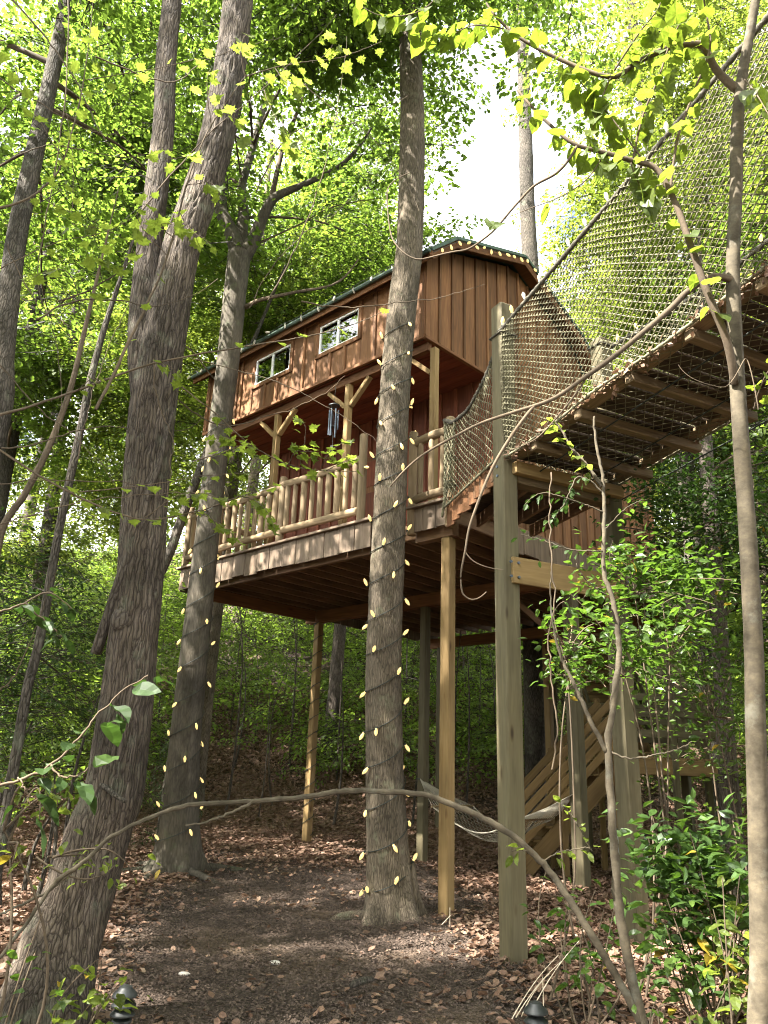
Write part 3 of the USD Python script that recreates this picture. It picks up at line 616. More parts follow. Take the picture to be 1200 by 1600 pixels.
# walkway from the posts back to the deck
CORNER = H(U1, V0 - .02, 0); CORNER2 = CORNER + BP * 1.35
for t in (0, .33, .66, 1.0):
    a = PD * (1 - t) + PE * t; b = CORNER * (1 - t) + CORNER2 * t
    beam(bridge, 'walkway_joist', a - BD * .12 + ZZ * 4.98, b + ZZ * 4.98, .045, .18, 'joist_wood')
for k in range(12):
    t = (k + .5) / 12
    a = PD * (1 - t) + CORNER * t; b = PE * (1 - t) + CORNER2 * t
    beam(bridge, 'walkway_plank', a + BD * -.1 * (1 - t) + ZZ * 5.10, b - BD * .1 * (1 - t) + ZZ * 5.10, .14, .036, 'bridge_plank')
n = 9
for k in range(n):
    t = (k + .5) / n; a = CORNER * (1 - t) + PD * t
    q_ = a - BP * .03
    beam(bridge, 'skirt_board', q_ + ZZ * (4.80 + .02 * (k % 3) + .03 * t), q_ + ZZ * 5.22, 1.72 / n - .012, .03, 'cedar_trim', -BP)
# planks, cross timbers, net floor
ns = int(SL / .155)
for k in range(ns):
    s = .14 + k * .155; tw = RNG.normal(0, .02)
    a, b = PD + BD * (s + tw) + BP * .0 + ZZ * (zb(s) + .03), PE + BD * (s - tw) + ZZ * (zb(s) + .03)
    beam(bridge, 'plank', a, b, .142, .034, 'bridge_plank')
for side_ in (PD + BP * .06, PE - BP * .06):
    beam(bridge, 'stringer', side_ + BD * .15 + ZZ * (zb(.15) - .0105), side_ + BD * SL + ZZ * (zb(SL) - .0105), .17, .04, 'bridge_wood')
for k in range(11):
    s = .55 + k * .72
    beam(bridge, 'cross_timber', PD + BD * s - BP * .03 + ZZ * (zb(s) - .085), PE + BD * s + BP * .12 + ZZ * (zb(s) - .085), .105, .10, 'bridge_wood', c=.012)
def net(name, lo, hi, s0, s1, a=.052, r=.0072, pitch=.095, label=None, bulge=0., side=None, mat='rope'):
    """Fishing net between two curves: wavy upright strands that touch their neighbours in turn."""
    n = int((s1 - s0) / a); h = np.linspace(0, 1, 2 * int(np.ceil(np.linalg.norm(hi((s0 + s1) / 2) - lo((s0 + s1) / 2)) / pitch)) * 4 // 2 + 1)
    s = s0 + a * (np.arange(n) + .5)
    K = len(h); ph = (h * (K - 1) / 4)
    w = np.clip(np.abs((ph[None] + (np.arange(n) % 2)[:, None] * .5) % 1 * 2 - 1) * 2 - 1, -.8, .8) / .8
    S = np.clip(s[:, None] + w * a * .5, s0, s1)
    dS = (s1 - s0) / 200; tab = np.linspace(s0, s1, 201)
    lo_t, hi_t = np.array([lo(x) for x in tab]), np.array([hi(x) for x in tab])
    ip = lambda T: np.stack([np.interp(S, tab, T[:, c]) for c in range(3)], -1)
    P = ip(lo_t) * (1 - h)[None, :, None] + ip(hi_t) * h[None, :, None]
    if side is not None:
        nz = meshkit.fbm(np.stack([S * .9, np.broadcast_to(h * 2, S.shape), 0 * S], -1), 3, 5) - .5
        P = P + np.asarray(side) * (bulge * (np.sin(h * np.pi)[None, :, None] + nz[..., None] * 2))
    return obj(bridge, name, tubes(P, r, 3, False), mat, True, None, label)
Lb = lambda s: PD + BD * s - BP * .06 + ZZ * (zb(s) - .02 + .02 * math.sin(s * 5))
Lt = lambda s: PD + BD * s - BP * .09 + ZZ * zt(s)
Rb = lambda s: PE + BD * s + BP * .06 + ZZ * (zb(s) - .02)
Rt = lambda s: PE + BD * s + BP * .09 + ZZ * zr(s)
net('side_net', Lb, Lt, .11, SL - .1, bulge=.05, side=-BP)
net('side_net', Rb, Rt, .11, SL - .1, bulge=.05, side=BP)
net('floor_net', lambda s: Lb(s) - ZZ * .02, lambda s: Rb(s) - ZZ * .02, .11, SL - .1, a=.07, pitch=.14, r=.005, bulge=-.02, side=ZZ)
# net of the short walkway
wl = lambda s, z: PD * (1 - s / 1.75) + (CORNER - BP * .05) * (s / 1.75) - BP * .07 + ZZ * z
Wb = lambda s: wl(s, 5.10 - .02 * s)
Wt = lambda s: wl(s, float(np.interp(s, [0, .4, .9, 1.4, 1.75], [6.55, 6.28, 6.12, 6.18, 6.38])))
net('side_net', Wb, Wt, .12, 1.72, bulge=.03, side=-BP)
W2b = lambda s: PE * (1 - s / 1.75) + CORNER2 * (s / 1.75) + BP * .07 + ZZ * (5.10)
W2t = lambda s: PE * (1 - s / 1.75) + CORNER2 * (s / 1.75) + BP * .07 + ZZ * (6.2 + .4 * (s / 1.75 - .5) ** 2)
net('side_net', W2b, W2t, .12, 1.72, bulge=.03, side=BP)
def rope(par, name, pts, r, mat='dark_rope', n=60, twist=.35, sides=6, lumps=True):
    P = spline(pts, n)
    t = np.arange(n)
    R = r * (1 + (.22 * np.sin(t * 2.3) + RNG.normal(0, .1, n) if lumps else 0 * t))
    return obj(par, name, tubes(P, R[None], sides), mat, True)
def along(fn, s0, s1, n=12): return [fn(s) for s in np.linspace(s0, s1, n)]
rope(bridge, 'top_rope', along(Lt, .05, SL), .026, n=260)
rope(bridge, 'top_rope', along(Rt, .05, SL), .026, n=260)
rope(bridge, 'bottom_rope', along(Lb, .05, SL), .016, 'rope', n=200)
rope(bridge, 'bottom_rope', along(Rb, .05, SL), .016, 'rope', n=200)
rope(bridge, 'top_rope', along(Wt, .08, 1.74), .024, n=80); rope(bridge, 'bottom_rope', along(Wb, .08, 1.74), .016, 'rope', n=60)
rope(bridge, 'top_rope', along(W2t, .08, 1.74), .024, n=80)
rope(bridge, 'lashing', [Wt(1.72), Wt(1.72) - ZZ * .35 + BP * .02, wl(1.68, 5.5), wl(1.7, 5.2), wl(1.78, 4.95)], .022, 'rope', n=50)
rope(bridge, 'lashing', [Wt(1.35), wl(1.45, 5.8), wl(1.6, 5.35), wl(1.74, 5.1)], .014, 'rope', n=50)
for dz in (0, .05, .1, .42, .47, .95, 1.0):
    c0 = H(-6.44, V0 - .01, 5.35 + dz); th = np.linspace(0, 2 * np.pi * 1.1, 14)
    obj(bridge, 'lashing', tubes(c0 + np.column_stack([np.cos(th) * .08, np.sin(th) * .08, th * .006]), .011, 5), 'rope', True)
for sgn, p, zf in ((1, PD, zt), (1, PE, zr)):
    for k in range(4):
        th = np.linspace(0, 2 * np.pi, 17); sq = np.column_stack([np.sign(np.cos(th)) * np.minimum(1, np.abs(np.cos(th)) * 1.4), np.sign(np.sin(th)) * np.minimum(1, np.abs(np.sin(th)) * 1.4)]) * .115
        if k < 1: obj(bridge, 'lashing', tubes(p + sq[:, :1] * BP + sq[:, 1:] * BD + ZZ * (zf(0) - .01 + k * .03), .012, 5), 'dark_rope', True)
for off in (-.25, .45, 1.15):
    rope(bridge, 'floor_cable', [PD + BP * (.6 + off) + BD * s + ZZ * (zb(s) - .145) for s in np.linspace(0, SL, 8)], .008, 'wire', n=60, lumps=False)
# leaf debris caught along the net's foot
dp = []
sh = leaf_shape('dead'); r_ = np.random.default_rng(5); nd = 700
s_ = r_.uniform(.1, SL, nd); side_ = r_.uniform(0, 1, nd) < .75
O = np.where(side_[:, None], PD - BP * r_.uniform(-.02, .11, (nd, 1)), PE + BP * r_.uniform(-.1, .05, (nd, 1))) + BD * s_[:, None] + ZZ * (zb(s_) - .03 + r_.normal(0, .03, nd))[:, None]
VFd = place(sh, O, r_.normal(size=(nd, 3)), r_.normal(size=(nd, 3)), r_.uniform(.03, .085, nd))
gd = put_leaves(numbered(bridge, 'leaf_debris'), VFd, 'dead_leaf', 7, r_); tag(gd, 'dry leaves caught along the foot of the net', None, None, 'stuff')
# ------------------------------------------------------------------ trunks
def trunk(parent, name, pts, radii, mat, seg=28, ring=.10, flare=0., amp=.0, roots=0, seed=0, fz=1.0, fr=9., step_scale=1.):
    pts = np.asarray(pts, float); L = np.sum(np.linalg.norm(np.diff(pts, axis=0), axis=1)); n = max(8, int(L / ring))
    P = spline(pts, n); tl = np.r_[0, np.cumsum(np.linalg.norm(np.diff(P, axis=0), axis=1))]
    tp = np.r_[0, np.cumsum(np.linalg.norm(np.diff(pts, axis=0), axis=1))]
    R = np.interp(tl / tl[-1], tp / tp[-1], radii)
    ang = np.arange(seg) * 2 * np.pi / seg
    T = np.gradient(P, axis=0); T /= np.linalg.norm(T, axis=1, keepdims=True)
    A = np.cross(T, [0, 1.0, .2]); A /= np.linalg.norm(A, axis=1, keepdims=True); B = np.cross(T, A)
    Rr = np.repeat(R[:, None], seg, 1)
    hgt = tl[:, None]
    if flare:
        f = np.exp(-hgt / .32)
        lob = 1 + (.55 * np.clip(np.cos(roots * ang[None] + seed) + .45 * np.cos((roots - 2) * ang[None] + 2.1 * seed), -.6, 1.4) if roots else 0)
        Rr = Rr * (1 + flare * f * lob)
    Rr = Rr * (1 + .05 * (meshkit.fbm(np.stack([np.cos(ang)[None] * 1.2 + 0 * hgt, np.sin(ang)[None] * 1.2 + 0 * hgt, hgt * .8 + seed * 7 + 0 * ang[None]], -1), 3, seed) - .5) * 2)
    if amp:
        q = np.stack([np.cos(ang)[None] * R[:, None] * fr * 3 + 0 * hgt, np.sin(ang)[None] * R[:, None] * fr * 3 + 0 * hgt, hgt * fz * 2.2 + seed * 3 + 0 * ang[None]], -1)
        q = q + (meshkit.noise(q * .5 + 31, 2)[..., None] - .5) * 1.6
        nz = 1 - np.abs(meshkit.fbm(q, 3, seed + 1) * 2 - 1) * 2.2
        Rr = Rr + amp * np.clip(nz, -.8, 1)
    V = P[:, None] + Rr[..., None] * (np.cos(ang)[None, :, None] * A[:, None] + np.sin(ang)[None, :, None] * B[:, None])
    i, s = np.meshgrid(np.arange(n - 1), np.arange(seg), indexing='ij'); s2 = (s + 1) % seg; b = i * seg
    qd = np.stack([b + s, b + seg + s, b + seg + s2, b + s2], -1).reshape(-1, 4)
    F = np.vstack([qd[:, [0, 1, 2]], qd[:, [0, 2, 3]], [(b2 + (n - 1) * seg, b2 + (n - 1) * seg + 1, (n - 1) * seg) for b2 in range(1, seg - 1)]])
    tm = trimesh.Trimesh(V.reshape(-1, 3), F, process=False)
    if tm.volume < 0: F = F[:, ::-1]
    obj(parent, name, (V.reshape(-1, 3), F), mat, True)
    return P, R
def px_line(L): return np.array([at(*p) for p in L])
def root_in(pts, z=-.15):
    p = np.asarray(pts, float); b = p[0].copy(); b[2] = float(gz(b[0], b[1])) + z
    return np.vstack([b, p]) if p[0][2] > b[2] + .05 else p
def limb(parent, p0, p1, r0, mat='twig_bark', sag=.0, n=14, wig=.10, sides=6, seed=None, name='branch', r1=None):
    r_ = RNG if seed is None else np.random.default_rng(seed)
    p0, p1 = np.asarray(p0, float), np.asarray(p1, float); L = np.linalg.norm(p1 - p0)
    mids = [p0 + (p1 - p0) * t + r_.normal(0, wig * L * .35, 3) * [1, 1, .7] + ZZ * sag * math.sin(t * math.pi) * L for t in (.35, .7)]
    P = spline([p0, *mids, p1], n)
    obj(parent, name, tubes(P, np.linspace(r0, r1 or max(.004, r0 * .25), n)[None], sides), mat, True)
    return P
def crown(parent, kind, trunk_P, c, r, ncl, n, rng, cl=(.8, .8, .32), limbs=8, mat='twig_bark', lr=.05, clear=True, keep=None, label=None, tmin=.35):
    C, P = clumps(rng, c, r, ncl, n, cl)
    if clear: P = P[~glade(P)]
    if keep is not None: P = P[keep(P)]
    P = P[P[:, 2] > gz(P[:, 0], P[:, 1]) + .3]
    # keep leaves out of the cabin, off the deck and away from the lens
    hu, hv = P @ UU, P @ VV
    P = P[~((hu > -14.6) & (hu < -5.4) & (hv > 6.9) & (hv < 16.4) & (P[:, 2] > 4.0) & (P[:, 2] < 11.6))]
    d = P - (PD + BD * 3.5 + BP * .8 + ZZ * 6.0)
    P = P[~((np.abs(d @ BD) < 6.5) & (np.abs(d @ BP) < 1.9) & (P[:, 2] > 4.0) & (P[:, 2] < 9))]
    P = P[np.linalg.norm(P - EYE, axis=1) > 4.5]
    scatter(numbered(parent, 'crown'), kind, P, rng, label=label)
    if trunk_P is not None:
        for k in range(min(limbs, len(C))):
            e = C[k]
            if clear and glade(e[None])[0]: continue
            lo = max(0, int(len(trunk_P) * tmin)); zs = trunk_P[lo:, 2]
            j_ = lo + int(np.argmin(np.abs(zs - (e[2] - .45 * np.linalg.norm((e - trunk_P[-1])[:2])))))
            limb(parent, trunk_P[min(j_, len(trunk_P) - 1)], e, lr * rng.uniform(.5, 1.1), mat, sag=.06, seed=int(rng.integers(1e6)))
# 1 centre poplar, wound with lights
R1g = np.random.default_rng(11)
T1 = thing('poplar_tree', 'straight furrowed tree in front of the deck wound with lit string lights', 'tree')
tp = px_line([(610, 1432, 10.45), (606, 1350, 10.45), (601, 1200, 10.45), (600, 1000, 10.45), (609, 800, 10.43), (617, 610, 10.4), (631, 460, 10.4), (640, 380, 10.4), (644, 250, 10.4), (642, 100, 10.4), (640, 0, 10.4)])
top = tp[-1] + (tp[-1] - tp[-2]) * 2.0 + ZZ * .5
tp = np.vstack([tp[0] - ZZ * .2, tp, top, top + [.2, .2, 5]])
TP1, TR1 = trunk(T1, 'trunk', tp, [.25, .25, .245, .235, .228, .222, .215, .21, .20, .20, .185, .17, .13, .05], 'poplar_bark', seg=72, ring=.05, flare=.75, amp=.010, roots=5, seed=2, fz=1.2, fr=11)
crown(T1, 'maple', TP1, (1.6, 10.5, 19.5), (4, 4, 3.0), 14, 120, R1g, limbs=10, lr=.08, tmin=.62)
C0, P0 = None, None
for k in range(5):
    th = R1g.uniform(0, 6.28); z0 = float(gz(TP1[0][0], TP1[0][1]))
for th, L in ((3.5, .40),):
    b = TP1[2]; dirv = np.array([math.cos(th), math.sin(th), 0])
    pts = [b + dirv * .22 + ZZ * .12, b + dirv * .40 + ZZ * .0, b + dirv * (.4 + L * .5) - ZZ * .10, b + dirv * (.4 + L) - ZZ * .2]
    for q_ in pts[1:]: q_[2] = float(gz(q_[0], q_[1])) + (.03 if q_ is not pts[-1] else -.06)
    obj(T1, 'root', tubes(spline(pts, 10), np.linspace(.085, .03, 10)[None], 8), 'poplar_bark', True)
for th, L, r0_ in ((.15, .5, .13), (5.5, .42, .11), (1.0, .4, .1)):
    b = TP1[2]; dirv = np.array([math.cos(th), math.sin(th), 0])
    pts = [b + dirv * .16 + ZZ * .75, b + dirv * .27 + ZZ * .36, b + dirv * .42 + ZZ * .12, b + dirv * (.35 + L) - ZZ * .14]
    obj(T1, 'root', tubes(spline(pts, 12), np.linspace(r0_, r0_ * .5, 12)[None], 10), 'poplar_bark', True)
# 2 left beech, wound with lights
T2 = thing('beech_tree', 'smooth grey forked tree by the deck\'s far left corner wound with lit string lights', 'tree')
tp = px_line([(275, 1368, 13.65), (279, 1320, 13.62), (290, 1150, 13.5), (306, 1000, 13.4), (317, 900, 13.4), (328, 800, 13.4), (340, 700, 13.4), (352, 600, 13.4), (361, 520, 13.4), (368, 450, 13.4), (374, 395, 13.4)])
tp = np.vstack([tp[0] - ZZ * .2, tp])
TP2, TR2 = trunk(T2, 'trunk', tp, [.31, .31, .29, .24, .22, .21, .20, .20, .20, .21, .21, .22], 'beech_bark', seg=56, ring=.06, flare=1.25, amp=.005, roots=7, seed=4, fr=4)
fk = TP2[-1]
F1 = px_line([(374, 400, 13.4), (362, 365, 13.4), (345, 320, 13.5), (352, 250, 13.6), (375, 150, 13.8), (385, 40, 14), (390, -120, 14.2)])
trunk(T2, 'limb', F1, [.17, .15, .12, .10, .085, .07, .05], 'beech_bark', seg=20, ring=.12, amp=.003, seed=5)
F2 = px_line([(378, 405, 13.4), (396, 375, 13.3), (408, 345, 13.2), (428, 310, 13.1), (470, 290, 13.0), (530, 260, 12.9), (580, 200, 12.8)])
trunk(T2, 'limb', F2, [.16, .13, .11, .09, .06, .045, .02], 'beech_bark', seg=16, ring=.12, amp=.003, seed=6)
F3 = px_line([(372, 395, 13.4), (380, 340, 13.6), (378, 290, 13.9), (395, 230, 14.2), (415, 150, 14.4), (425, 60, 14.6), (428, -60, 14.8)])
trunk(T2, 'limb', F3, [.14, .11, .085, .075, .065, .05, .035], 'beech_bark', seg=16, ring=.12, amp=.003, seed=7)
F4 = px_line([(424, 316, 13.1), (440, 240, 13.2), (470, 160, 13.3), (500, 60, 13.4), (520, -40, 13.5)])
trunk(T2, 'limb', F4, [.06, .045, .035, .03, .02], 'twig_bark', seg=10, ring=.15, seed=8)
F5 = px_line([(384, 480, 13.35), (420, 465, 12.9), (470, 455, 12.7), (520, 445, 12.6), (560, 405, 12.5)])
trunk(T2, 'limb', F5, [.045, .035, .03, .022, .012], 'twig_bark', seg=8, ring=.15, seed=8)
RB = np.random.default_rng(12)
crown(T2, 'maple', np.vstack([TP2[-1:], F3]), (-1.2, 13.6, 16.0), (5.0, 4.2, 4.8), 46, 1600, RB, limbs=16, lr=.035, tmin=0)
for th, L in ((.2, 1.0), (5.4, 1.3), (4.4, .8), (3.3, .8), (2.6, .8)):
    b = TP2[2]; dirv = np.array([math.cos(th), math.sin(th), 0])
    pts = [b + dirv * .25 + ZZ * .25, b + dirv * .5, b + dirv * (.5 + L * .5), b + dirv * (.5 + L)]
    for k_, q_ in enumerate(pts[1:]): q_[2] = float(gz(q_[0], q_[1])) + (.05, .01, -.09)[k_]
    obj(T2, 'root', tubes(spline(pts, 12), np.linspace(.09, .025, 12)[None], 8), 'beech_bark', True)
# 3 twin oak at the left
T3 = thing('oak_tree', 'large rough-barked twin-stemmed oak leaning at the left foreground', 'tree')
tp = px_line([(64, 1600, 6.35), (88, 1500, 6.45), (122, 1400, 6.5), (154, 1300, 6.5), (180, 1225, 6.5), (197, 1100, 6.5), (208, 1000, 6.5), (219, 900, 6.5), (225, 800, 6.5), (233, 700, 6.5), (242, 610, 6.5), (258, 520, 6.5), (279, 405, 6.5), (314, 300, 6.55), (342, 200, 6.6), (360, 100, 6.65), (372, 0, 6.7), (388, -150, 6.8)])
tp = np.vstack([tp[0] - ZZ * .25 - np.array([.18, 0, 0]), tp, tp[-1] + [.6, .3, 4], tp[-1] + [1.0, .6, 8]])
TP3, TR3 = trunk(T3, 'trunk', tp, [.31, .285, .255, .228, .212, .20, .185, .176, .172, .172, .178, .185, .172, .155, .158, .152, .148, .145, .138, .10, .04], 'oak_bark', seg=96, ring=.035, flare=.22, amp=.017, roots=4, seed=9, fz=1.3, fr=9)
TPa = TP3
S2 = px_line([(236, 700, 6.55), (229, 620, 6.58), (224, 560, 6.6), (224, 490, 6.65), (232, 400, 6.7), (244, 300, 6.75), (255, 200, 6.8), (259, 100, 6.85), (269, 0, 6.9), (280, -150, 7.0)])
S2 = np.vstack([S2, S2[-1] + [.1, .3, 4], S2[-1] + [.2, .6, 7]])
TPb, _ = trunk(T3, 'stem', S2, [.10, .125, .125, .118, .11, .105, .10, .098, .095, .085, .06, .03], 'oak_bark', seg=64, ring=.04, amp=.009, seed=11, fz=1.3, fr=12)
RO = np.random.default_rng(13)
crown(T3, 'maple', TPa, (-2.4, 7.5, 15.0), (4.2, 4.0, 3.0), 26, 620, RO, limbs=8, lr=.05, tmin=.7)
# stub, knot on the oak
limb(T3, at(150, 1222, 6.38), at(196, 1252, 6.1), .022, 'grey_bark', wig=.05, seed=3, name='dead_stub', r1=.015)
obj(T3, 'knot', (lambda s: (np.array(s.vertices) * [.075, .05, .085] + at(188, 968, 6.36), np.array(s.faces)))(trimesh.creation.icosphere(2)), 'dead_bark', True)
DT = px_line([(150, 1020, 6.62), (170, 960, 6.5), (190, 900, 6.4), (218, 830, 6.36), (232, 770, 6.3), (253, 710, 6.3), (270, 640, 6.4)])
obj(T3, 'dead_limb', tubes(spline(DT, 24), np.interp(np.linspace(0, 1, 24), [0, .4, 1], [.045, .04, .012])[None], 9), 'dead_bark', True)
# 4.. background trunks: (label, px line with distance, radii, bark, crown centre/radii/kind)
def bgtree(name, label, L, radii, mat, crowns, seed, seg=20, amp=.008, extend=6., group=None, limbs=7, lr=.05, flare=.35, tmin=.5):
    t = thing(name, label, 'tree', group=group); r_ = np.random.default_rng(seed)
    p = px_line(L); b = p[0].copy(); b[2] = float(gz(b[0], b[1])) - .2
    if p[0][2] > b[2] + .3: p = np.vstack([b, p]); radii = [radii[0] * 1.12] + list(radii)
    e = p[-1] + unit(p[-1] - p[-2]) * extend; p = np.vstack([p, e]); radii = list(radii) + [radii[-1] * .35]
    TP, TR = trunk(t, 'trunk', p, radii, mat, seg=seg, ring=.14, flare=flare, amp=amp, seed=seed % 17, fr=10)
    for kind, c, r, ncl, n in crowns:
        crown(t, kind, TP, c, r, ncl, n, r_, limbs=limbs, lr=lr, tmin=tmin)
    return TP
bgtree('hickory_tree', 'dark rough trunk at the far left edge leaning to the right', [(0, 640, 9.5), (4, 560, 9.5), (12, 480, 9.5), (30, 350, 9.6), (54, 240, 9.7), (78, 130, 9.8), (100, 20, 9.9), (112, -100, 10)], [.13, .125, .12, .115, .11, .10, .09, .08], 'grey_bark',
       [('maple', (-7.2, 11.5, 13.0), (4.0, 4, 4.5), 30, 560)], 21, seg=36, limbs=12)
bgtree('tall_tree', 'tall slim grey trunk rising behind the cabin roof under the open sky', [(830, 900, 19), (832, 470, 19), (828, 400, 19), (823, 300, 19), (821, 200, 19), (818, 100, 19), (806, 0, 19), (800, -100, 19)], [.23, .22, .215, .20, .19, .17, .15, .14], 'grey_bark',
       [('bright', (5, 20, 24), (4, 4, 4), 14, 320)], 22, amp=.01, seg=28, tmin=.75)
bgtree('tall_tree', 'grey trunk seen through the bridge net just right of the far post', [(1062, 640, 22), (1050, 440, 22), (1034, 330, 22), (1018, 230, 22), (1002, 130, 22), (988, 30, 22), (978, -80, 22)], [.22, .22, .21, .20, .18, .16, .14], 'grey_bark',
       [('bright', (9.5, 22, 15), (4.5, 4, 6), 34, 1300), ('bright', (13.5, 20, 18), (4, 4, 5), 26, 900)], 23, limbs=10)
bgtree('dark_tree', 'slim dark trunk among shrubs behind the right foreground sapling', [(1140, 1240, 11), (1128, 1050, 11), (1118, 900, 11), (1108, 780, 11), (1100, 640, 11), (1096, 500, 11)], [.11, .10, .095, .09, .08, .05], 'dead_bark',
       [('dark', (6.0, 11.5, 5.6), (2.0, 1.8, 1.6), 16, 330)], 24, extend=1.5, limbs=10, lr=.02, tmin=.3)
bgtree('dark_tree', 'dark trunk behind the staircase under the deck\'s right end', [(845, 1230, 21), (846, 1100, 21), (846, 1000, 21), (848, 850, 21)], [.22, .21, .2, .19], 'dead_bark', [], 25, extend=8)
bgtree('leaning_tree', 'thin grey sapling leaning right behind the oak trunk', [(232, 960, 15), (270, 850, 15), (295, 780, 15), (330, 690, 15), (372, 590, 15)], [.09, .085, .08, .07, .05], 'grey_bark', [('bright', (-3.5, 15.5, 9.5), (2.5, 2, 1.5), 10, 260)], 26, extend=3, limbs=6, lr=.03)
bgtree('leaning_tree', 'slim bare-stemmed sapling left of the oak, leaning to the right', [(40, 1090, 7.6), (62, 1000, 7.6), (92, 830, 7.6), (122, 690, 7.6), (140, 600, 7.6), (158, 530, 7.6), (200, 400, 7.6)], [.042, .04, .038, .036, .034, .03, .015], 'grey_bark', [], 27, amp=.002, extend=1.2, flare=.2, seg=12)
bgtree('leaning_tree', 'second slim stem left of the oak, darker and more slanted', [(0, 840, 8.6), (40, 770, 8.6), (80, 690, 8.6), (115, 590, 8.6), (136, 500, 8.6), (160, 400, 8.6)], [.036, .034, .032, .03, .025, .012], 'twig_bark', [], 28, amp=.001, extend=1., flare=.1, seg=10)
# ------------------------------------------------------------------ the wood behind
RW = np.random.default_rng(31)
def bg_simple(name, label, x, y, h, r, mat, kind, cr, n, seed, group=None, lean=0., cz=.72, ncl=22, cl=(.95, .95, .38)):
    r_ = np.random.default_rng(seed); t = thing(name, label, 'tree', group=group)
    b = np.array([x, y, float(gz(x, y)) - .2])
    P = np.array([b, b + [lean * .2 + r_.normal(0, .1), r_.normal(0, .1), h * .3], b + [lean * .6 + r_.normal(0, .15), 0, h * .65], b + [lean, 0, h]])
    TP, TR = trunk(t, 'trunk', P, [r, r * .88, r * .66, r * .25], mat, seg=14, ring=.3, flare=.4, amp=.008, seed=seed % 19)
    if n: crown(t, kind, TP, (x + lean * .8, y, b[2] + h * cz), cr, ncl, n, r_, limbs=8, lr=.05, tmin=.3, cl=cl)
    return t
L1 = 'leafy tree beside the clearing whose crown shades it from above'
LABELS = ['broad tree of fresh green leaves behind the left end of the cabin', 'green-crowned tree far left behind the hickory trunk', 'tall tree behind the cabin between beech and centre trunk', 'yellow-green tree deep in the wood left of the beech fork', 'tree whose crown fills the gap left of the centre trunk above the roof', 'far left yellow-green tree beyond the slope', 'lower tree under the open sky right of the cabin roof', 'yellow-green tree behind the upper part of the bridge net', 'green tree right of the bridge low behind the shrubs', 'large tree seen through the net at the right edge', 'low bright tree right behind the gable roof', 'far tree on the crest behind the beech', 'far tree on the crest behind the bridge', 'far tree on the crest at the left edge', 'thin near tree over the right end of the bridge', 'green tree behind the pale redbud trunk near the top', 'far tree at the upper right corner beyond the net', 'tall yellow-green tree rising behind the middle of the bridge net', 'green tree crown behind the top rope at the right edge']
for k, (x, y, h, r, kind, cr, n, cz) in enumerate([
    (-8.5, 17, 19, .20, 'maple', (5, 4, 6.5), 1650, .76), (-14, 15, 20, .24, 'maple', (5, 5, 7), 1000, .62), (-4.5, 21, 21, .22, 'bright', (5, 4, 7), 1700, .62), (-11, 25, 22, .25, 'bright', (6, 4, 8), 1500, .6),
    (-1.4, 24, 21, .2, 'maple', (4.5, 4, 7.5), 1800, .76), (-18, 24, 22, .25, 'bright', (6, 5, 8), 1200, .55),
    (8.5, 28, 12, .22, 'bright', (5, 4, 4.5), 1300, .72), (13, 24, 20, .24, 'bright', (5, 4, 7), 1500, .6), (12, 17, 17, .2, 'maple', (4, 3.5, 5.5), 900, .62), (18, 27, 22, .25, 'bright', (6, 5, 8), 1300, .55),
    (4, 33, 15, .25, 'bright', (6, 4, 5), 1300, .66), (-6, 33, 22, .28, 'bright', (6, 5, 9), 1500, .55), (15, 36, 23, .28, 'bright', (7, 5, 9), 1300, .5), (-17, 36, 24, .28, 'bright', (7, 5, 9), 1100, .5), (10, 11.5, 15, .17, 'bright', (3.2, 3, 4), 700, .72), (14, 13, 20, .22, 'maple', (4.5, 4, 6), 900, .68), (19, 18, 22, .25, 'bright', (5, 5, 7), 1000, .62), (8.6, 17.0, 22, .2, 'bright', (3.4, 3.2, 6), 1700, .80), (10.5, 15, 18, .2, 'maple', (3.2, 3, 5), 900, .7)]):
    bg_simple('woodland_tree', LABELS[k], x, y, h, r, ('grey_bark', 'dead_bark', 'poplar_bark')[k % 3], kind, cr, n, 40 + k, 'tall trees on the wooded slope', RW.normal(0, .6), cz)
# trees standing around and behind the photographer: their canopy shades the clearing
for k, (x, y, h, r, cr, n, cz) in enumerate([(-9.5, 4, 18, .22, (4.5, 4.5, 3), 400, .8), (-14, 7, 19, .25, (5, 5, 3.5), 420, .78), (-5, -5, 19, .25, (5, 5, 3.5), 350, .8), (5.5, -3, 19, .25, (5, 5, 3.5), 350, .82), (8.5, 4.5, 17, .2, (4, 4, 3), 300, .8), (-11, -1.0, 18, .22, (4, 4, 2.5), 330, .8), (-9.2, 1.6, 17, .2, (2.2, 2.2, 2), 130, .82)]):
    bg_simple('woodland_tree', L1, x, y, h, r, 'grey_bark', 'maple', cr, n, 70 + k, 'tall trees on the wooded slope', 0, cz, ncl=15, cl=(.55, .55, .24))
# far wood as one mass
def mass(name, kind, n, fx, fy, hz, seed, label, tilt=.35, smin=1.0, smax=1.8, cond=None):
    r_ = np.random.default_rng(seed)
    x = r_.uniform(*fx, n); y = r_.uniform(*fy, n); h = hz(r_, n, x, y)
    nz = meshkit.fbm(np.stack([x * .25, y * .25, h * .25 + seed], -1), 3, seed)
    P = np.column_stack([x, y, gz(x, y) + h]); ok = (nz > .44) & ~glade(P)
    hu, hv = P @ UU, P @ VV
    ok &= ~((hu > -15) & (hu < -5) & (hv > 6.5) & (hv < 17))
    if cond is not None: ok &= cond(P)
    P = P[ok]
    pi = scatter(numbered('/World', name), kind, P, r_, tilt, smin, smax, label=None)
    tag(pi, label, 'foliage')
    return pi
mass('woodland_foliage', 'bright', 9000, (-34, 36), (36, 52), lambda r, n, x, y: r.uniform(0, 26, n) ** 1.0, 61, 'far wood of yellow-green leaves closing the view behind the slope', smin=1.5, smax=2.6)
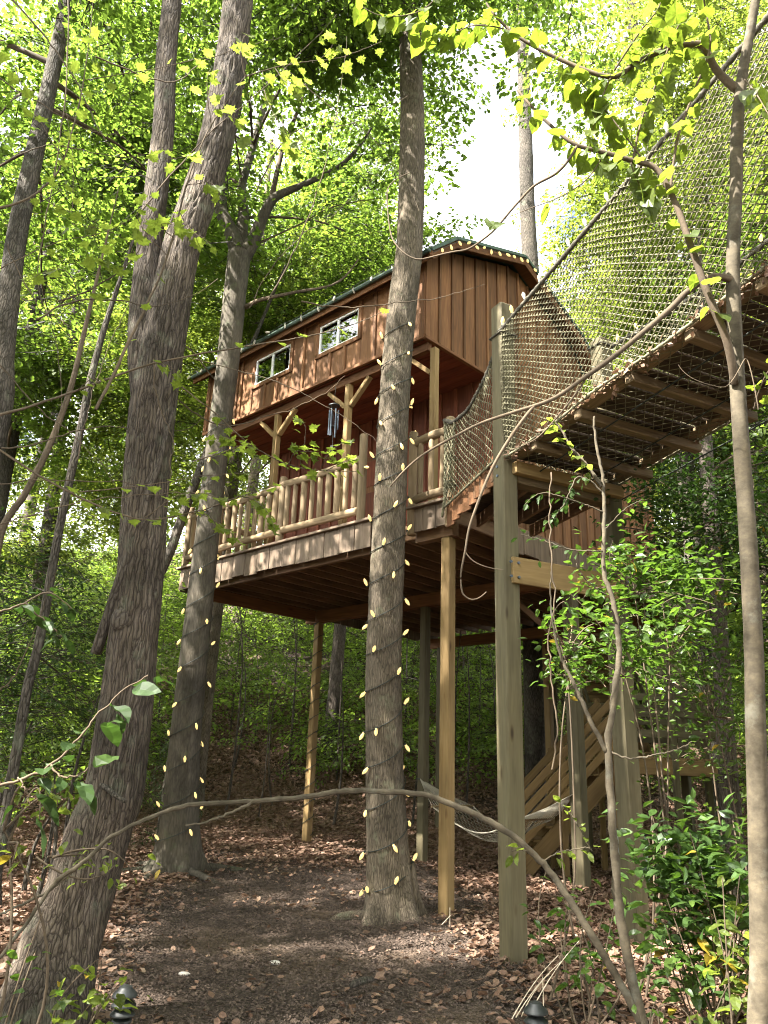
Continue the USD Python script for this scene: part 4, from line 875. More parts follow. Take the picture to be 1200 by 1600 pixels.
mass('understory_foliage', 'under', 11000, (-24, 22), (22, 37), lambda r, n, x, y: .35 + r.uniform(0, 1, n) ** .9 * (1.0 + 3.6 * ss(23, 28, y)), 62, 'dense small-leaved shrubs covering the slope behind the treehouse', smin=.8, smax=1.4)
mass('understory_foliage', 'under', 2300, (-14, -2.5), (12.5, 21), lambda r, n, x, y: .7 + r.uniform(0, 1, n) ** .8 * 4.0, 63, 'tangle of green shrubs behind the oak and beech trunks at left', smin=.7, smax=1.3, cond=lambda P: P[:, 0] < -2.6 - .30 * (P[:, 1] - 10) + .0)
mass('understory_foliage', 'under', 3800, (4.6, 14), (9.5, 20), lambda r, n, x, y: r.uniform(.5, 6.5, n), 64, 'leafy shrubs filling the wood to the right of the staircase', smin=.7, smax=1.3, cond=lambda P: P[:, 0] > .33 * P[:, 1] + 1.6)
def around(n, seed, r0, r1, a0, a1, hmax):
    """Points of the wood that surrounds the clearing, between bearings a0 and a1 (degrees from the view, clockwise)."""
    r_ = np.random.default_rng(seed); a = np.radians(r_.uniform(a0, a1, n)); r = r_.uniform(r0, r1, n)
    x, y = r * np.sin(a), r * np.cos(a); h = r_.uniform(.2, 1, n) * hmax
    nz = meshkit.fbm(np.stack([x * .3, y * .3, h * .3], -1), 3, seed)
    P = np.column_stack([x, y, gz(x, y) + h]); return P[nz > .42]
P = np.vstack([around(3400, 71, 12, 20, 75, 285, 14), around(1500, 72, 9, 15, 60, 125, 15), around(900, 73, 12, 18, 262, 300, 9)])
pi = scatter('/World/surrounding_foliage', 'maple', P, np.random.default_rng(74), .35, 1.6, 2.6)
tag(pi, 'leafy wood that surrounds the clearing on the near side', 'foliage')
mass('understory_foliage', 'dark', 900, (-10, -4.2), (8.5, 13), lambda r, n, x, y: r.uniform(1.6, 4.4, n), 65, 'dark glossy holly foliage at the left edge behind the slim stems', smin=.6, smax=1.1)
# thin saplings on the slope
rs = np.random.default_rng(33)
for k in range(34):
    y = rs.uniform(19, 27); x = rs.uniform(-9, 5); h = rs.uniform(3, 6.5)
    t = thing('slope_sapling', 'thin bare-stemmed sapling on the leaf-strewn slope below the deck', 'sapling', group='thin saplings on the slope')
    b = np.array([x, y, float(gz(x, y)) - .1])
    obj(t, 'stem', tubes(spline([b, b + [rs.normal(0, .15), 0, h * .5], b + [rs.normal(0, .5), rs.normal(0, .3), h]], 10), np.linspace(rs.uniform(.02, .045), .008, 10)[None], 6), ('dead_bark', 'grey_bark')[k % 2], True)
for k, (px, py, d, h) in enumerate([(70, 1310, 11.5, 1.6), (85, 1300, 11, 1.5), (48, 1320, 12, 1.2), (112, 1290, 12, 2.6), (20, 1330, 10.5, 1.3), (5, 1310, 11, 2.2)]):
    t = thing('slope_sapling', 'thin grey stem in the sunlit leaf litter left of the oak', 'sapling', group='grey stems left of the oak')
    b = at(px, py, d); b[2] = float(gz(b[0], b[1])) - .1
    obj(t, 'stem', tubes(spline([b, b + [rs.normal(0, .08), 0, h * .5], b + [rs.normal(0, .3), 0, h]], 10), np.linspace(.035, .012, 10)[None], 6), 'grey_bark', True)
# dark ivy-clad stump behind the beech
t = thing('ivy_shrub', 'dark evergreen bush in shade behind the base of the lit beech', 'shrub')
b = at(255, 1290, 16.5); b[2] = float(gz(b[0], b[1])); r_ = np.random.default_rng(3)
Pi = b + np.column_stack([r_.normal(0, .28, 160), r_.normal(0, .25, 160), r_.uniform(0, 1, 160) ** .8 * 2.2])
Pi = Pi[(np.abs(Pi[:, 0] - b[0]) < .55 * (1.15 - (Pi[:, 2] - b[2]) / 2.4))]
scatter(numbered(t, 'foliage'), 'dark', Pi, r_, .8, .35, .55)
obj(t, 'stem', tubes([b - ZZ * .1, b + ZZ * 1, b + ZZ * 2.0], [[.12, .1, .04]], 8), 'dead_bark', True)

# ------------------------------------------------------------------ litter and mulch
def patches(name, mat, shape, n_in, rad, size, pts, seed, label, flat=.35, variants=4, height=.02, cat='ground cover'):
    r_ = np.random.default_rng(seed); path = numbered('/World', name)
    pi = UsdGeom.PointInstancer.Define(stage, path); sh = leaf_shape(shape)
    for k in range(variants):
        UsdGeom.Xform.Define(stage, f'{path}/patches/patch_{k:03d}'); r2 = np.random.default_rng(seed * 10 + k)
        rr = rad * np.sqrt(r2.uniform(0, 1, n_in)); th = r2.uniform(0, 6.28, n_in)
        O = np.column_stack([rr * np.cos(th), rr * np.sin(th), r2.uniform(0, height, n_in)])
        N = np.column_stack([r2.normal(0, flat, n_in), r2.normal(0, flat, n_in), np.ones(n_in)])
        a = r2.uniform(0, 6.28, n_in)
        put_leaves(f'{path}/patches/patch_{k:03d}/leaves', place(sh, O, np.column_stack([np.cos(a), np.sin(a), r2.normal(0, flat * .6, n_in)]), N, size * r2.uniform(.5, 1.35, n_in)), mat, len(sh[0]), r2)
        pi.CreatePrototypesRel().AddTarget(f'{path}/patches/patch_{k:03d}')
    P = np.asarray(pts, float); N = len(P); e = .15
    P = np.column_stack([P, gz(P[:, 0], P[:, 1]) + .008])
    nx = -(gz(P[:, 0] + e, P[:, 1]) - gz(P[:, 0] - e, P[:, 1])) / (2 * e); ny = -(gz(P[:, 0], P[:, 1] + e) - gz(P[:, 0], P[:, 1] - e)) / (2 * e)
    Z = np.column_stack([nx, ny, np.ones(N)]); Z /= np.linalg.norm(Z, axis=1, keepdims=True)
    yaw = r_.uniform(0, 6.28, N); X = np.column_stack([np.cos(yaw), np.sin(yaw), 0 * yaw]); X -= Z * (X * Z).sum(1, keepdims=True); X /= np.linalg.norm(X, axis=1, keepdims=True)
    Q = quats(np.stack([X, np.cross(Z, X), Z], 1))
    pi.CreateProtoIndicesAttr(Vt.IntArray.FromNumpy(r_.integers(0, variants, N).astype(np.int32)))
    pi.CreatePositionsAttr(Vt.Vec3fArray.FromNumpy(P.astype(np.float32)))
    pi.CreateOrientationsAttr(Vt.QuathArray([Gf.Quath(*map(float, q)) for q in Q]))
    pi.CreateScalesAttr(Vt.Vec3fArray([(1, 1, 1)] * N))
    tag(pi, label, cat, None, 'stuff')
rl = np.random.default_rng(51)
def path_zone(x, y):
    """1 in the raked, mulched clearing under the treehouse, 0 in the leaf litter."""
    c = (x - (-.9 + .02 * y)) / 2.2
    n = meshkit.fbm(np.stack([x * .7, y * .7, 0 * x], -1), 3, 4) - .5
    return ss(1.15, .75, np.abs(c + n * .7)) * ss(17, 13.5, y + n * 2)
x = rl.uniform(-14, 12, 16000); y = rl.uniform(4, 30, 16000)
keep = (rl.uniform(0, 1, 16000) > path_zone(x, y) * .985) & (np.abs(x) < .62 * y + 1.5)
patches('leaf_litter', 'dead_leaf', 'dead', 38, .55, .082, np.column_stack([x, y])[keep], 52, 'brown fallen leaves covering the woodland floor', flat=.45, height=.035)
simple('mulch_chip', (.072, .050, .037), .95, noise=.6, scale=9.)
x = rl.uniform(-4.5, 4, 2600); y = rl.uniform(4, 17, 2600); keep = path_zone(x, y) > rl.uniform(.1, .6, 2600)
patches('mulch', 'mulch_chip', 'dead', 80, .42, .023, np.column_stack([x, y])[keep], 53, 'dark bark mulch and chips on the clearing floor', flat=.6, height=.02)
x = rl.uniform(-4.5, 3, 260); y = rl.uniform(4.4, 15, 260); keep = path_zone(x, y) > .3
patches('scattered_leaves', 'dead_leaf', 'dead', 9, .8, .07, np.column_stack([x, y])[keep], 54, 'single pale fallen leaves lying on the mulch', flat=.5, height=.02)
# spiky seed balls on the mulch
def seed_ball():
    s = trimesh.creation.icosphere(1, .016); v = np.array(s.vertices); r2 = np.random.default_rng(1)
    k = r2.uniform(.75, 1.5, len(v)); return v * k[:, None], np.array(s.faces)
SB = seed_ball()
for k in range(110):
    while True:
        px, py = rl.uniform(200, 760), 1600 - 150 * rl.uniform(0, 1) ** 1.6
        r_ = ray(px, py); d = -1.65 / r_[2]; p = EYE + r_ * d
        if path_zone(p[0], p[1]) > .4: break
    p[2] = float(gz(p[0], p[1])) + .012
    g = obj('/World', 'seed_ball', SB, 'seed_brown', False, Gf.Matrix4d(1).SetScale(float(rl.uniform(.8, 1.5))) * Gf.Matrix4d(1).SetTranslate(Gf.Vec3d(*map(float, p))))
    tag(stage.GetPrimAtPath(g), 'small dark spiky seed ball on the mulch in the foreground', 'seed ball', 'seed balls on the mulch')
for k, (px, py, s, lab) in enumerate([(430, 1497, .055, 'pale flat stone lying on the dark mulch'), (288, 1517, .05, 'small tan stone on the mulch near the left path light')]):
    r_ = ray(px, py); p = EYE + r_ * (-1.65 / r_[2]); v, f = np.array(trimesh.creation.icosphere(2).vertices), trimesh.creation.icosphere(2).faces
    v = v * [s, s * .7, s * .35] * (1 + .3 * (meshkit.noise(v * 2 + k * 9)[:, None] - .5))
    g = obj('/World', 'stone', (v + [p[0], p[1], gz(p[0], p[1]) + .01], f), 'stone', True); tag(stage.GetPrimAtPath(g), lab, 'stone')
r_ = ray(548, 1540); p = EYE + r_ * (-1.62 / r_[2]); r_ = ray(583, 1530); p2 = EYE + r_ * (-1.62 / r_[2])
g = obj('/World', 'fallen_stick', tubes(spline([p, (p + p2) / 2 + [0, 0, .01], p2], 9), [[.018, .026, .027, .026, .028, .026, .026, .024, .016]], 9), 'grey_bark', True)
tag(stage.GetPrimAtPath(g), 'short thick broken stick lying on the mulch in the middle foreground', 'stick')
# ------------------------------------------------------------------ foreground saplings and branches, each leaf a part
def leaf_part(par, shape, p, xd, n, s, mat, name='leaf'):
    x = unit(xd); z = np.asarray(n, float); z = unit(z - x * (z @ x)); y = np.cross(z, x)
    v, f = shape
    path = numbered(par, name)
    g = usdkit.mesh(stage, path, (v * s, f), MAT[mat]); g.AddTransformOp().Set(frame(p, x, y, z))
    UsdGeom.PrimvarsAPI(g).CreatePrimvar('tone', Sdf.ValueTypeNames.FloatArray, 'vertex').Set(Vt.FloatArray([float(RNG.uniform(0, 1))] * len(v)))
_shape = {}
def shp(kind, k):
    key = (kind, k)
    if key not in _shape:
        v, f = leaf_shape('broad' if kind == 'oval' else kind); r2 = np.random.default_rng(k)
        v = v.copy(); v[:, 2] *= r2.uniform(.6, 1.7); v[:, 1] *= r2.uniform(.9, 1.1); v[:, 2] += r2.normal(0, .03, len(v)); _shape[key] = (v, f)
    return _shape[key]
def leaves_on(par, P, n, size, mat, kind, rng, spread=.10, t0=.15, hang=.3, petiole=True):
    """Leaves as parts along a twig P."""
    for k in range(n):
        t = t0 + (1 - t0) * (k + rng.uniform(.1, .9)) / n; i_ = min(len(P) - 2, int(t * (len(P) - 1)))
        b = P[i_] + (P[i_ + 1] - P[i_]) * rng.uniform(); d = unit(P[i_ + 1] - P[i_])
        sd = unit(np.cross(d, ZZ) + 1e-6) * (1 if k % 2 else -1)
        xd = unit(d * rng.uniform(.1, .8) + sd * rng.uniform(.4, 1.1) + ZZ * rng.normal(-hang, .25))
        p = b + xd * spread * rng.uniform(.3, 1)
        nn = ZZ + rng.normal(0, .35, 3)
        leaf_part(par, shp(kind, int(rng.integers(5))), p, xd, nn, size * rng.uniform(.65, 1.2), mat)
def branch_thing(name, label, cat, stems, leaves, mat, kind, size, bark_='twig_bark', seed=0, group=None):
    """stems: [(px points with distance, r0, r1, leaves on it)]"""
    t = thing(name, label, cat, group=group); r_ = np.random.default_rng(seed)
    for k, (L, r0, r1, nl) in enumerate(stems):
        P = spline(px_line(L), 8 + 6 * len(L)); w = r_.normal(0, .004, P.shape); P = P + np.cumsum(w, 0) * .6
        obj(t, 'stem' if k == 0 else 'branch', tubes(P, (np.linspace(r0, r1, len(P)) * (1 + r_.normal(0, .05, len(P))))[None], 8 if r0 > .012 else 5), bark_, True)
        if nl: leaves_on(t, P, nl, size, mat, kind, r_, spread=size * .55)
    return t
# redbud at the right: slender pale trunk with a dark arching bough
t = thing('redbud_tree', 'slender pale-barked redbud at the right edge with heart-shaped leaves', 'tree'); r_ = np.random.default_rng(80)
TR = px_line([(1190, 1640, 5.4), (1191, 1500, 5.4), (1186, 1300, 5.4), (1181, 1150, 5.4), (1177, 1000, 5.4), (1168, 830, 5.4), (1158, 690, 5.4), (1150, 560, 5.4), (1145, 430, 5.4), (1150, 300, 5.4), (1152, 200, 5.4), (1158, 130, 5.4), (1172, 50, 5.35), (1188, -40, 5.3), (1230, -200, 5.2)])
trunk(t, 'trunk', root_in(TR), [.082] * (len(root_in(TR)) - len(TR)) + [.066, .064, .060, .057, .055, .053, .051, .049, .047, .044, .045, .040, .035, .03, .02], 'sapling_bark', seg=28, ring=.04, amp=.002, seed=3, flare=.1)
def rb(L, r0, r1, nl, size=.135, hang=.6):
    P = spline(px_line(L), 6 + 6 * len(L)); obj(t, 'branch', tubes(P, np.linspace(r0, r1, len(P))[None], 8 if r0 > .012 else 5), 'twig_bark', True)
    if nl: leaves_on(t, P, nl, size, 'redbud_leaf', 'heart', r_, spread=.06, hang=hang)
    return P
rb([(1148, 600, 5.35), (1135, 531, 5.2), (1109, 467, 5.1), (1082, 392, 5.05), (1052, 310, 5.0), (1022, 261, 4.95), (985, 250, 4.9), (947, 239, 4.85), (902, 227, 4.8), (854, 190, 4.8), (809, 141, 4.8)], .030, .010, 26)
rb([(1152, 140, 5.4), (1120, 110, 5.3), (1095, 70, 5.2), (1060, 70, 5.1), (1000, 95, 5.0), (955, 120, 4.9), (880, 95, 4.85), (800, 50, 4.8), (760, 5, 4.8)], .032, .008, 34)
rb([(1048, 300, 5.0), (1060, 212, 5.0), (1082, 150, 5.0), (1110, 60, 5.0), (1100, 0, 5.0), (1090, -60, 5)], .012, .006, 16)
rb([(990, 250, 4.92), (1005, 180, 4.9), (1030, 120, 4.85), (1050, 60, 4.8), (1075, 20, 4.8)], .010, .005, 22)
rb([(902, 227, 4.8), (870, 270, 4.8), (835, 290, 4.8), (806, 320, 4.8), (760, 370, 4.8), (720, 392, 4.8), (660, 405, 4.9), (612, 370, 5.0), (605, 300, 5.1), (640, 270, 5.2)], .011, .003, 0)
rb([(945, 238, 4.85), (905, 290, 4.8), (870, 310, 4.8), (830, 325, 4.8), (770, 350, 4.8)], .006, .002, 3)
rb([(1010, 258, 4.95), (960, 190, 4.85), (925, 150, 4.85), (890, 110, 4.8)], .007, .003, 20)
rb([(955, 120, 4.9), (935, 170, 4.85), (925, 215, 4.85), (960, 262, 4.85)], .007, .003, 14)
rb([(985, 250, 4.9), (1000, 290, 4.9), (1020, 310, 4.9)], .006, .002, 12)
rb([(960, 110, 4.9), (1000, 50, 4.85), (1030, 10, 4.8), (1040, -50, 4.8)], .008, .003, 18)
rb([(800, 50, 4.8), (740, 40, 4.8), (690, 60, 4.8), (640, 40, 4.8)], .006, .003, 14)
rb([(1160, 120, 5.4), (1190, 160, 5.2), (1215, 210, 5.1)], .007, .003, 10)
rb([(700, -30, 4.8), (650, 20, 4.75), (600, 25, 4.7), (560, 5, 4.7)], .006, .003, 12)
rb([(1150, 440, 5.4), (1120, 432, 5.3), (1075, 455, 5.2), (1050, 480, 5.15), (1010, 515, 5.1), (955, 560, 5.05), (920, 585, 5.0), (860, 625, 5.0), (800, 645, 5.0), (755, 660, 5.0), (705, 685, 5.0), (655, 715, 5.05), (610, 760, 5.1)], .026, .006, 0)
rb([(918, 587, 5.0), (880, 640, 5.0), (830, 690, 5.0), (787, 705, 5.0)], .008, .003, 0)
rb([(835, 634, 5.0), (800, 680, 5.0), (770, 730, 5.0), (745, 790, 5.0), (732, 830, 5.0), (727, 860, 5.0), (720, 900, 5.0), (722, 925, 5.0), (738, 937, 5.0), (760, 925, 5.0)], .013, .004, 0)
rb([(727, 862, 5.0), (745, 880, 5.0), (785, 890, 5.0)], .005, .002, 0)
rb([(1178, 640, 5.4), (1190, 600, 5.3), (1215, 560, 5.2)], .006, .003, 8, .09)
# dead hanging twigs under the bridge
rb([(1185, 640, 5.2), (1165, 560, 5.2), (1130, 605, 5.1), (1080, 590, 5.1), (1060, 570, 5.1)], .004, .002, 0)
# sapling with its long arching stem
t = thing('foreground_sapling', 'pale forked sapling before the bridge with a long stem arching across to the left', 'tree'); r_ = np.random.default_rng(81)
def rb2(L, r0, r1, nl, size=.08, mat='mid_leaf', kind='oval', hang=.25, name='branch', bark_='sapling_bark', sides=9):
    P = spline(px_line(L), 6 + 7 * len(L)); P = P + r_.normal(0, .0025, P.shape); obj(t, name, tubes(P, (np.linspace(r0, r1, len(P)) * (1 + r_.normal(0, .05, len(P))))[None], sides), bark_, True)
    if nl: leaves_on(t, P, nl, size, mat, kind, r_, spread=.05, hang=hang)
    return P
rb2([(1010, 1625, 5.9), (982, 1500, 5.9), (965, 1400, 5.9), (958, 1300, 5.9), (950, 1180, 5.9), (958, 1100, 5.9), (967, 1010, 5.9), (958, 940, 5.9), (943, 890, 5.9), (944, 800, 5.9), (942, 750, 5.9), (931, 690, 5.9), (928, 650, 5.9)], .036, .008, 0, name='trunk')
rb2([(1002, 1600, 5.9), (965, 1530, 5.85), (930, 1470, 5.8), (882, 1394, 5.8), (847, 1348, 5.8), (784, 1294, 5.75), (704, 1256, 5.75), (648, 1239, 5.75), (550, 1235, 5.75), (480, 1245, 5.7), (400, 1251, 5.7), (292, 1259, 5.65), (244, 1274, 5.6), (180, 1304, 5.55), (124, 1352, 5.5), (86, 1379, 5.5), (49, 1431, 5.45), (0, 1495, 5.4), (-40, 1530, 5.4)], .026, .009, 0, name='stem')
rb2([(400, 1251, 5.7), (360, 1270, 5.65), (320, 1285, 5.6), (290, 1290, 5.6)], .011, .005, 0)
rb2([(124, 1352, 5.5), (70, 1395, 5.5), (20, 1420, 5.45), (-20, 1440, 5.45)], .010, .006, 0)
rb2([(948, 1175, 5.9), (925, 1130, 5.85), (900, 1075, 5.8), (878, 1030, 5.8), (865, 980, 5.8), (860, 930, 5.8), (862, 890, 5.8)], .018, .004, 0)
rb2([(940, 760, 5.9), (915, 725, 5.9), (890, 695, 5.9), (872, 665, 5.9), (855, 655, 5.9)], .014, .006, 24, .095, 'bright_leaf')
rb2([(942, 770, 5.9), (905, 745, 5.85), (880, 790, 5.8), (850, 820, 5.8)], .007, .003, 20, .075, 'dark_leaf')
rb2([(943, 800, 5.9), (890, 780, 5.8), (850, 770, 5.75), (820, 790, 5.75)], .006, .003, 16, .07, 'dark_leaf')
rb2([(945, 860, 5.9), (900, 860, 5.8), (850, 845, 5.75), (815, 835, 5.7)], .006, .003, 14, .07, 'dark_leaf')
rb2([(950, 930, 5.9), (915, 905, 5.8), (900, 880, 5.75)], .005, .003, 8, .075, 'mid_leaf')
rb2([(944, 830, 5.9), (985, 790, 5.8), (1010, 780, 5.8)], .005, .003, 9, .075, 'mid_leaf')
rb2([(925, 1330, 5.8), (890, 1270, 5.8), (880, 1260, 5.75)], .005, .003, 9, .08, 'bright_leaf')
rb2([(847, 1348, 5.8), (880, 1330, 5.8), (925, 1325, 5.8)], .005, .003, 9, .09, 'bright_leaf')
rb2([(835, 1335, 5.8), (812, 1328, 5.75), (800, 1330, 5.75)], .004, .003, 4, .09, 'bright_leaf')
rb2([(948, 1170, 5.9), (985, 1185, 5.9), (1020, 1180, 5.9), (1060, 1170, 5.9), (1080, 1160, 5.9)], .008, .003, 0)
# bare wiry vine hanging before the posts
t = thing('hanging_vine', 'bare twisted vine hanging in front of the crossbar of the bridge posts', 'vine')
P = spline(px_line([(862, 740, 5.7), (858, 800, 5.7), (861, 870, 5.7), (866, 930, 5.7), (858, 1000, 5.7), (862, 1060, 5.7), (870, 1130, 5.7), (864, 1200, 5.7)]), 40)
obj(t, 'stem', tubes(P + np.random.default_rng(4).normal(0, .006, P.shape), .006, 6), 'twig_bark', True)

# shrubs whose leaves can be told apart
def leafy_shrub(name, label, c, ext, nst, nl, mat, kind, size, seed, extra=0, stuff=0, bark_='twig_bark', base=None, yellow=.03):
    t = thing(name, label, 'shrub'); r_ = np.random.default_rng(seed); c = np.asarray(c, float)
    b = np.array([c[0], c[1], float(gz(c[0], c[1])) - .05]) if base is None else np.asarray(base, float)
    ext = np.asarray(ext, float); high = c[2] - b[2] > 1.2
    tops = [c + r_.uniform(-.5, .5, 3) * ext - ZZ * ext[2] * .3 for _ in range(2 if high else 1)]
    for tp_ in (tops if high else []):
        P = spline([b + r_.normal(0, .10, 3) * [1, 1, 0], b + (tp_ - b) * .5 + r_.normal(0, .12, 3), tp_], 14)
        obj(t, 'stem', tubes(P, np.linspace(.011, .006, 14)[None], 6), bark_, True)
    for k in range(nst):
        e = c + r_.uniform(-1, 1, 3) * ext
        s_ = tops[int(np.argmin([np.linalg.norm(e - q_) for q_ in tops]))] if high else b + r_.normal(0, .06, 3) * [1, 1, 0]
        P = spline([s_, s_ + (e - s_) * .5 + r_.normal(0, .08, 3) + ZZ * .08, e], 12)
        obj(t, 'branch', tubes(P, np.linspace(.008, .003, 12)[None], 5), bark_, True)
        n = nl // nst
        for j_ in range(n):
            tt = r_.uniform(.35, 1); p = P[int(tt * 11)] + r_.normal(0, .10, 3) * [1.2, 1.0, .6]
            xd = np.array([r_.normal(), r_.normal(), r_.normal(-.2, .3)])
            leaf_part(t, shp(kind, int(r_.integers(5))), p, xd, ZZ + r_.normal(0, .4, 3), size * r_.uniform(.6, 1.25), 'yellow_leaf' if r_.uniform() < yellow else mat)
    if stuff:
        sh = leaf_shape(kind); n = stuff
        O = c + r_.normal(0, .5, (n, 3)) * np.asarray(ext)
        g_ = put_leaves(numbered(t, 'foliage'), place(sh, O, r_.normal(size=(n, 3)) * [1, 1, .4], ZZ + r_.normal(0, .45, (n, 3)), size * r_.uniform(.6, 1.1, n)), mat, len(sh[0]), r_); tag(g_, None, None, None, 'stuff')
    return t
leafy_shrub('holly_shrub', 'sunlit glossy-leaved shrub at the lower right between sapling and pale trunk', at(1095, 1370, 6.5), (.42, .4, .40), 18, 290, 'holly_leaf', 'oval', .13, 91, stuff=900)
leafy_shrub('holly_shrub', 'low drooping glossy branch against the pale trunk\'s foot at right', at(1140, 1440, 5.9), (.28, .2, .38), 8, 90, 'bright_leaf', 'oval', .12, 92)
leafy_shrub('leafy_bush', 'shaded green bush with a few yellow leaves in front of the staircase', at(985, 1000, 7.4), (.72, .45, .42), 16, 210, 'mid_leaf', 'oval', .11, 93, stuff=250, yellow=.03)
leafy_shrub('leafy_bush', 'upper dark leafy spray right of the second bridge post', at(1040, 900, 7.9), (.75, .5, .38), 14, 240, 'mid_leaf', 'oval', .11, 94, stuff=700)
leafy_shrub('leafy_bush', 'bright-tipped leaf sprays reaching left toward the near bridge post', at(890, 1010, 7.0), (.34, .3, .42), 10, 130, 'mid_leaf', 'oval', .10, 95, stuff=60)
leafy_shrub('leafy_bush', 'thin-stemmed leafy clump beside the foot of the second bridge post', at(905, 1400, 6.6), (.35, .3, .22), 8, 90, 'mid_leaf', 'oval', .11, 96)
leafy_shrub('leafy_bush', 'dark leafy mass beyond the pale trunk at the right edge under the bridge', at(1090, 790, 9.6), (1.0, .6, .7), 18, 280, 'dark_leaf', 'oval', .095, 97, stuff=1500)
leafy_shrub('leafy_bush', 'green bush behind the landing at the right edge of the picture', at(1120, 1060, 9.0), (.8, .6, .9), 12, 150, 'mid_leaf', 'oval', .085, 98, stuff=1500)
leafy_shrub('creeping_plant', 'bright young leaves sprouting in front of the oak\'s foot', at(110, 1540, 5.4), (.30, .2, .16), 6, 85, 'bright_leaf', 'oval', .095, 99)
leafy_shrub('creeping_plant', 'thin sprig of small bright leaves crossing the oak trunk above its foot', at(180, 1365, 5.9), (.34, .1, .05), 3, 46, 'bright_leaf', 'oval', .065, 100, base=at(60, 1340, 5.8))
leafy_shrub('creeping_plant', 'low green seedling among brown leaves by the right path light', at(1040, 1575, 5.6), (.15, .12, .04), 5, 18, 'mid_leaf', 'oval', .075, 101)
leafy_shrub('creeping_plant', 'pale green leaves at the left edge beside the arching stem', at(25, 1300, 5.2), (.22, .15, .18), 4, 46, 'bright_leaf', 'oval', .085, 102)
leafy_shrub('creeping_plant', 'small green leaves at the lower left corner by the oak\'s foot', at(15, 1460, 5.0), (.15, .15, .12), 3, 28, 'mid_leaf', 'oval', .08, 103)
# near branch with large leaves at the left
branch_thing('near_branch', 'near out-of-reach branch with large dark green leaves at the left edge', 'branch', [
    ([(-40, 1240, 2.9), (30, 1215, 2.9), (80, 1195, 2.9), (130, 1150, 2.9), (175, 1095, 2.9), (205, 1060, 2.9), (235, 1045, 2.9)], .006, .002, 14),
    ([(80, 1195, 2.9), (110, 1210, 2.85), (140, 1200, 2.8)], .004, .002, 5), ([(30, 1215, 2.9), (50, 1235, 2.85), (60, 1250, 2.85)], .003, .002, 3)], 0, 'dark_leaf', 'oval', .115, seed=5)
branch_thing('near_branch', 'near twig of dark holly-like leaves left of the oak trunk', 'branch', [
    ([(-30, 960, 3.4), (40, 940, 3.4), (70, 930, 3.4), (110, 950, 3.4)], .005, .002, 9), ([(40, 940, 3.4), (90, 985, 3.4), (110, 1000, 3.4)], .004, .002, 6)], 0, 'dark_leaf', 'oval', .095, seed=6)
# maple sprays lit by the sun, upper left
def maple_spray(label, L, r0, subs, nl, size, seed, mat='bright_leaf'):
    r_ = np.random.default_rng(seed); P = px_line(L); stems = [(L, r0, .003, nl)]
    for s in subs: stems.append((s, .004, .002, max(3, nl // 2)))
    stems = [(a_, b_, c_, int(d_ * 1.7)) for a_, b_, c_, d_ in stems]
    return branch_thing('maple_branch', label, 'branch', stems, 0, mat, 'maple', size * 1.15, seed=seed)
maple_spray('sunlit maple spray of yellow-green leaves across the oak trunk', [(150, 640, 5.6), (210, 520, 5.6), (262, 400, 5.6), (300, 260, 5.6), (345, 170, 5.6), (384, 120, 5.6)], .013, [[(262, 400, 5.6), (215, 330, 5.5), (235, 318, 5.5)], [(270, 370, 5.6), (250, 350, 5.5), (285, 352, 5.5)], [(280, 330, 5.6), (310, 370, 5.5), (325, 378, 5.5)], [(290, 290, 5.6), (330, 285, 5.5), (345, 300, 5.5)], [(310, 240, 5.6), (262, 245, 5.5), (255, 240, 5.5)], [(345, 170, 5.6), (372, 190, 5.5), (385, 205, 5.5)], [(330, 200, 5.6), (325, 120, 5.5), (330, 110, 5.5)]], 6, .10, 111)
maple_spray('long level maple twig in front of the cabin windows', [(-20, 655, 5.8), (120, 612, 5.8), (240, 568, 5.8), (380, 542, 5.8), (470, 528, 5.8), (560, 505, 5.9), (600, 488, 6.0)], .011, [[(240, 568, 5.8), (270, 575, 5.7), (285, 590, 5.7)], [(120, 612, 5.8), (150, 590, 5.7), (170, 600, 5.7)]], 5, .08, 112)
maple_spray('maple twigs with lit leaves hanging before the log railing at left', [(-20, 690, 5.6), (110, 770, 5.6), (225, 810, 5.6), (300, 800, 5.6), (370, 775, 5.6), (440, 755, 5.6)], .009, [[(110, 770, 5.6), (250, 755, 5.6), (330, 745, 5.6), (400, 740, 5.6)], [(225, 810, 5.6), (300, 770, 5.5), (340, 780, 5.5)], [(300, 800, 5.6), (350, 820, 5.5), (370, 845, 5.5)], [(300, 720, 5.6), (360, 700, 5.5), (390, 690, 5.5)], [(370, 775, 5.6), (410, 790, 5.5), (430, 830, 5.5)]], 12, .075, 113)
maple_spray('spray of lit maple leaves above the log railing beneath the wind chime', [(230, 560, 6.4), (330, 640, 6.4), (400, 700, 6.4), (450, 725, 6.4), (500, 735, 6.4), (560, 735, 6.4)], .007, [[(450, 725, 6.4), (470, 705, 6.3), (500, 708, 6.3)], [(470, 725, 6.4), (480, 670, 6.3), (470, 655, 6.3)], [(500, 735, 6.4), (520, 700, 6.3), (545, 690, 6.3)], [(510, 735, 6.4), (540, 720, 6.3), (555, 712, 6.3)], [(400, 700, 6.4), (350, 690, 6.3), (330, 690, 6.3)]], 12, .085, 114)
maple_spray('maple spray catching the sun right of the oak stems near the top', [(384, 120, 5.9), (430, 105, 5.9), (480, 95, 5.9), (540, 85, 5.9), (600, 60, 5.9)], .006, [[(430, 105, 5.9), (455, 130, 5.8), (480, 130, 5.8)], [(410, 110, 5.9), (430, 180, 5.8), (470, 220, 5.8)], [(440, 180, 5.8), (450, 215, 5.8), (475, 235, 5.8)], [(500, 92, 5.9), (520, 70, 5.8), (510, 60, 5.8)], [(384, 120, 5.9), (380, 60, 5.8), (395, 50, 5.8)]], 8, .10, 115)
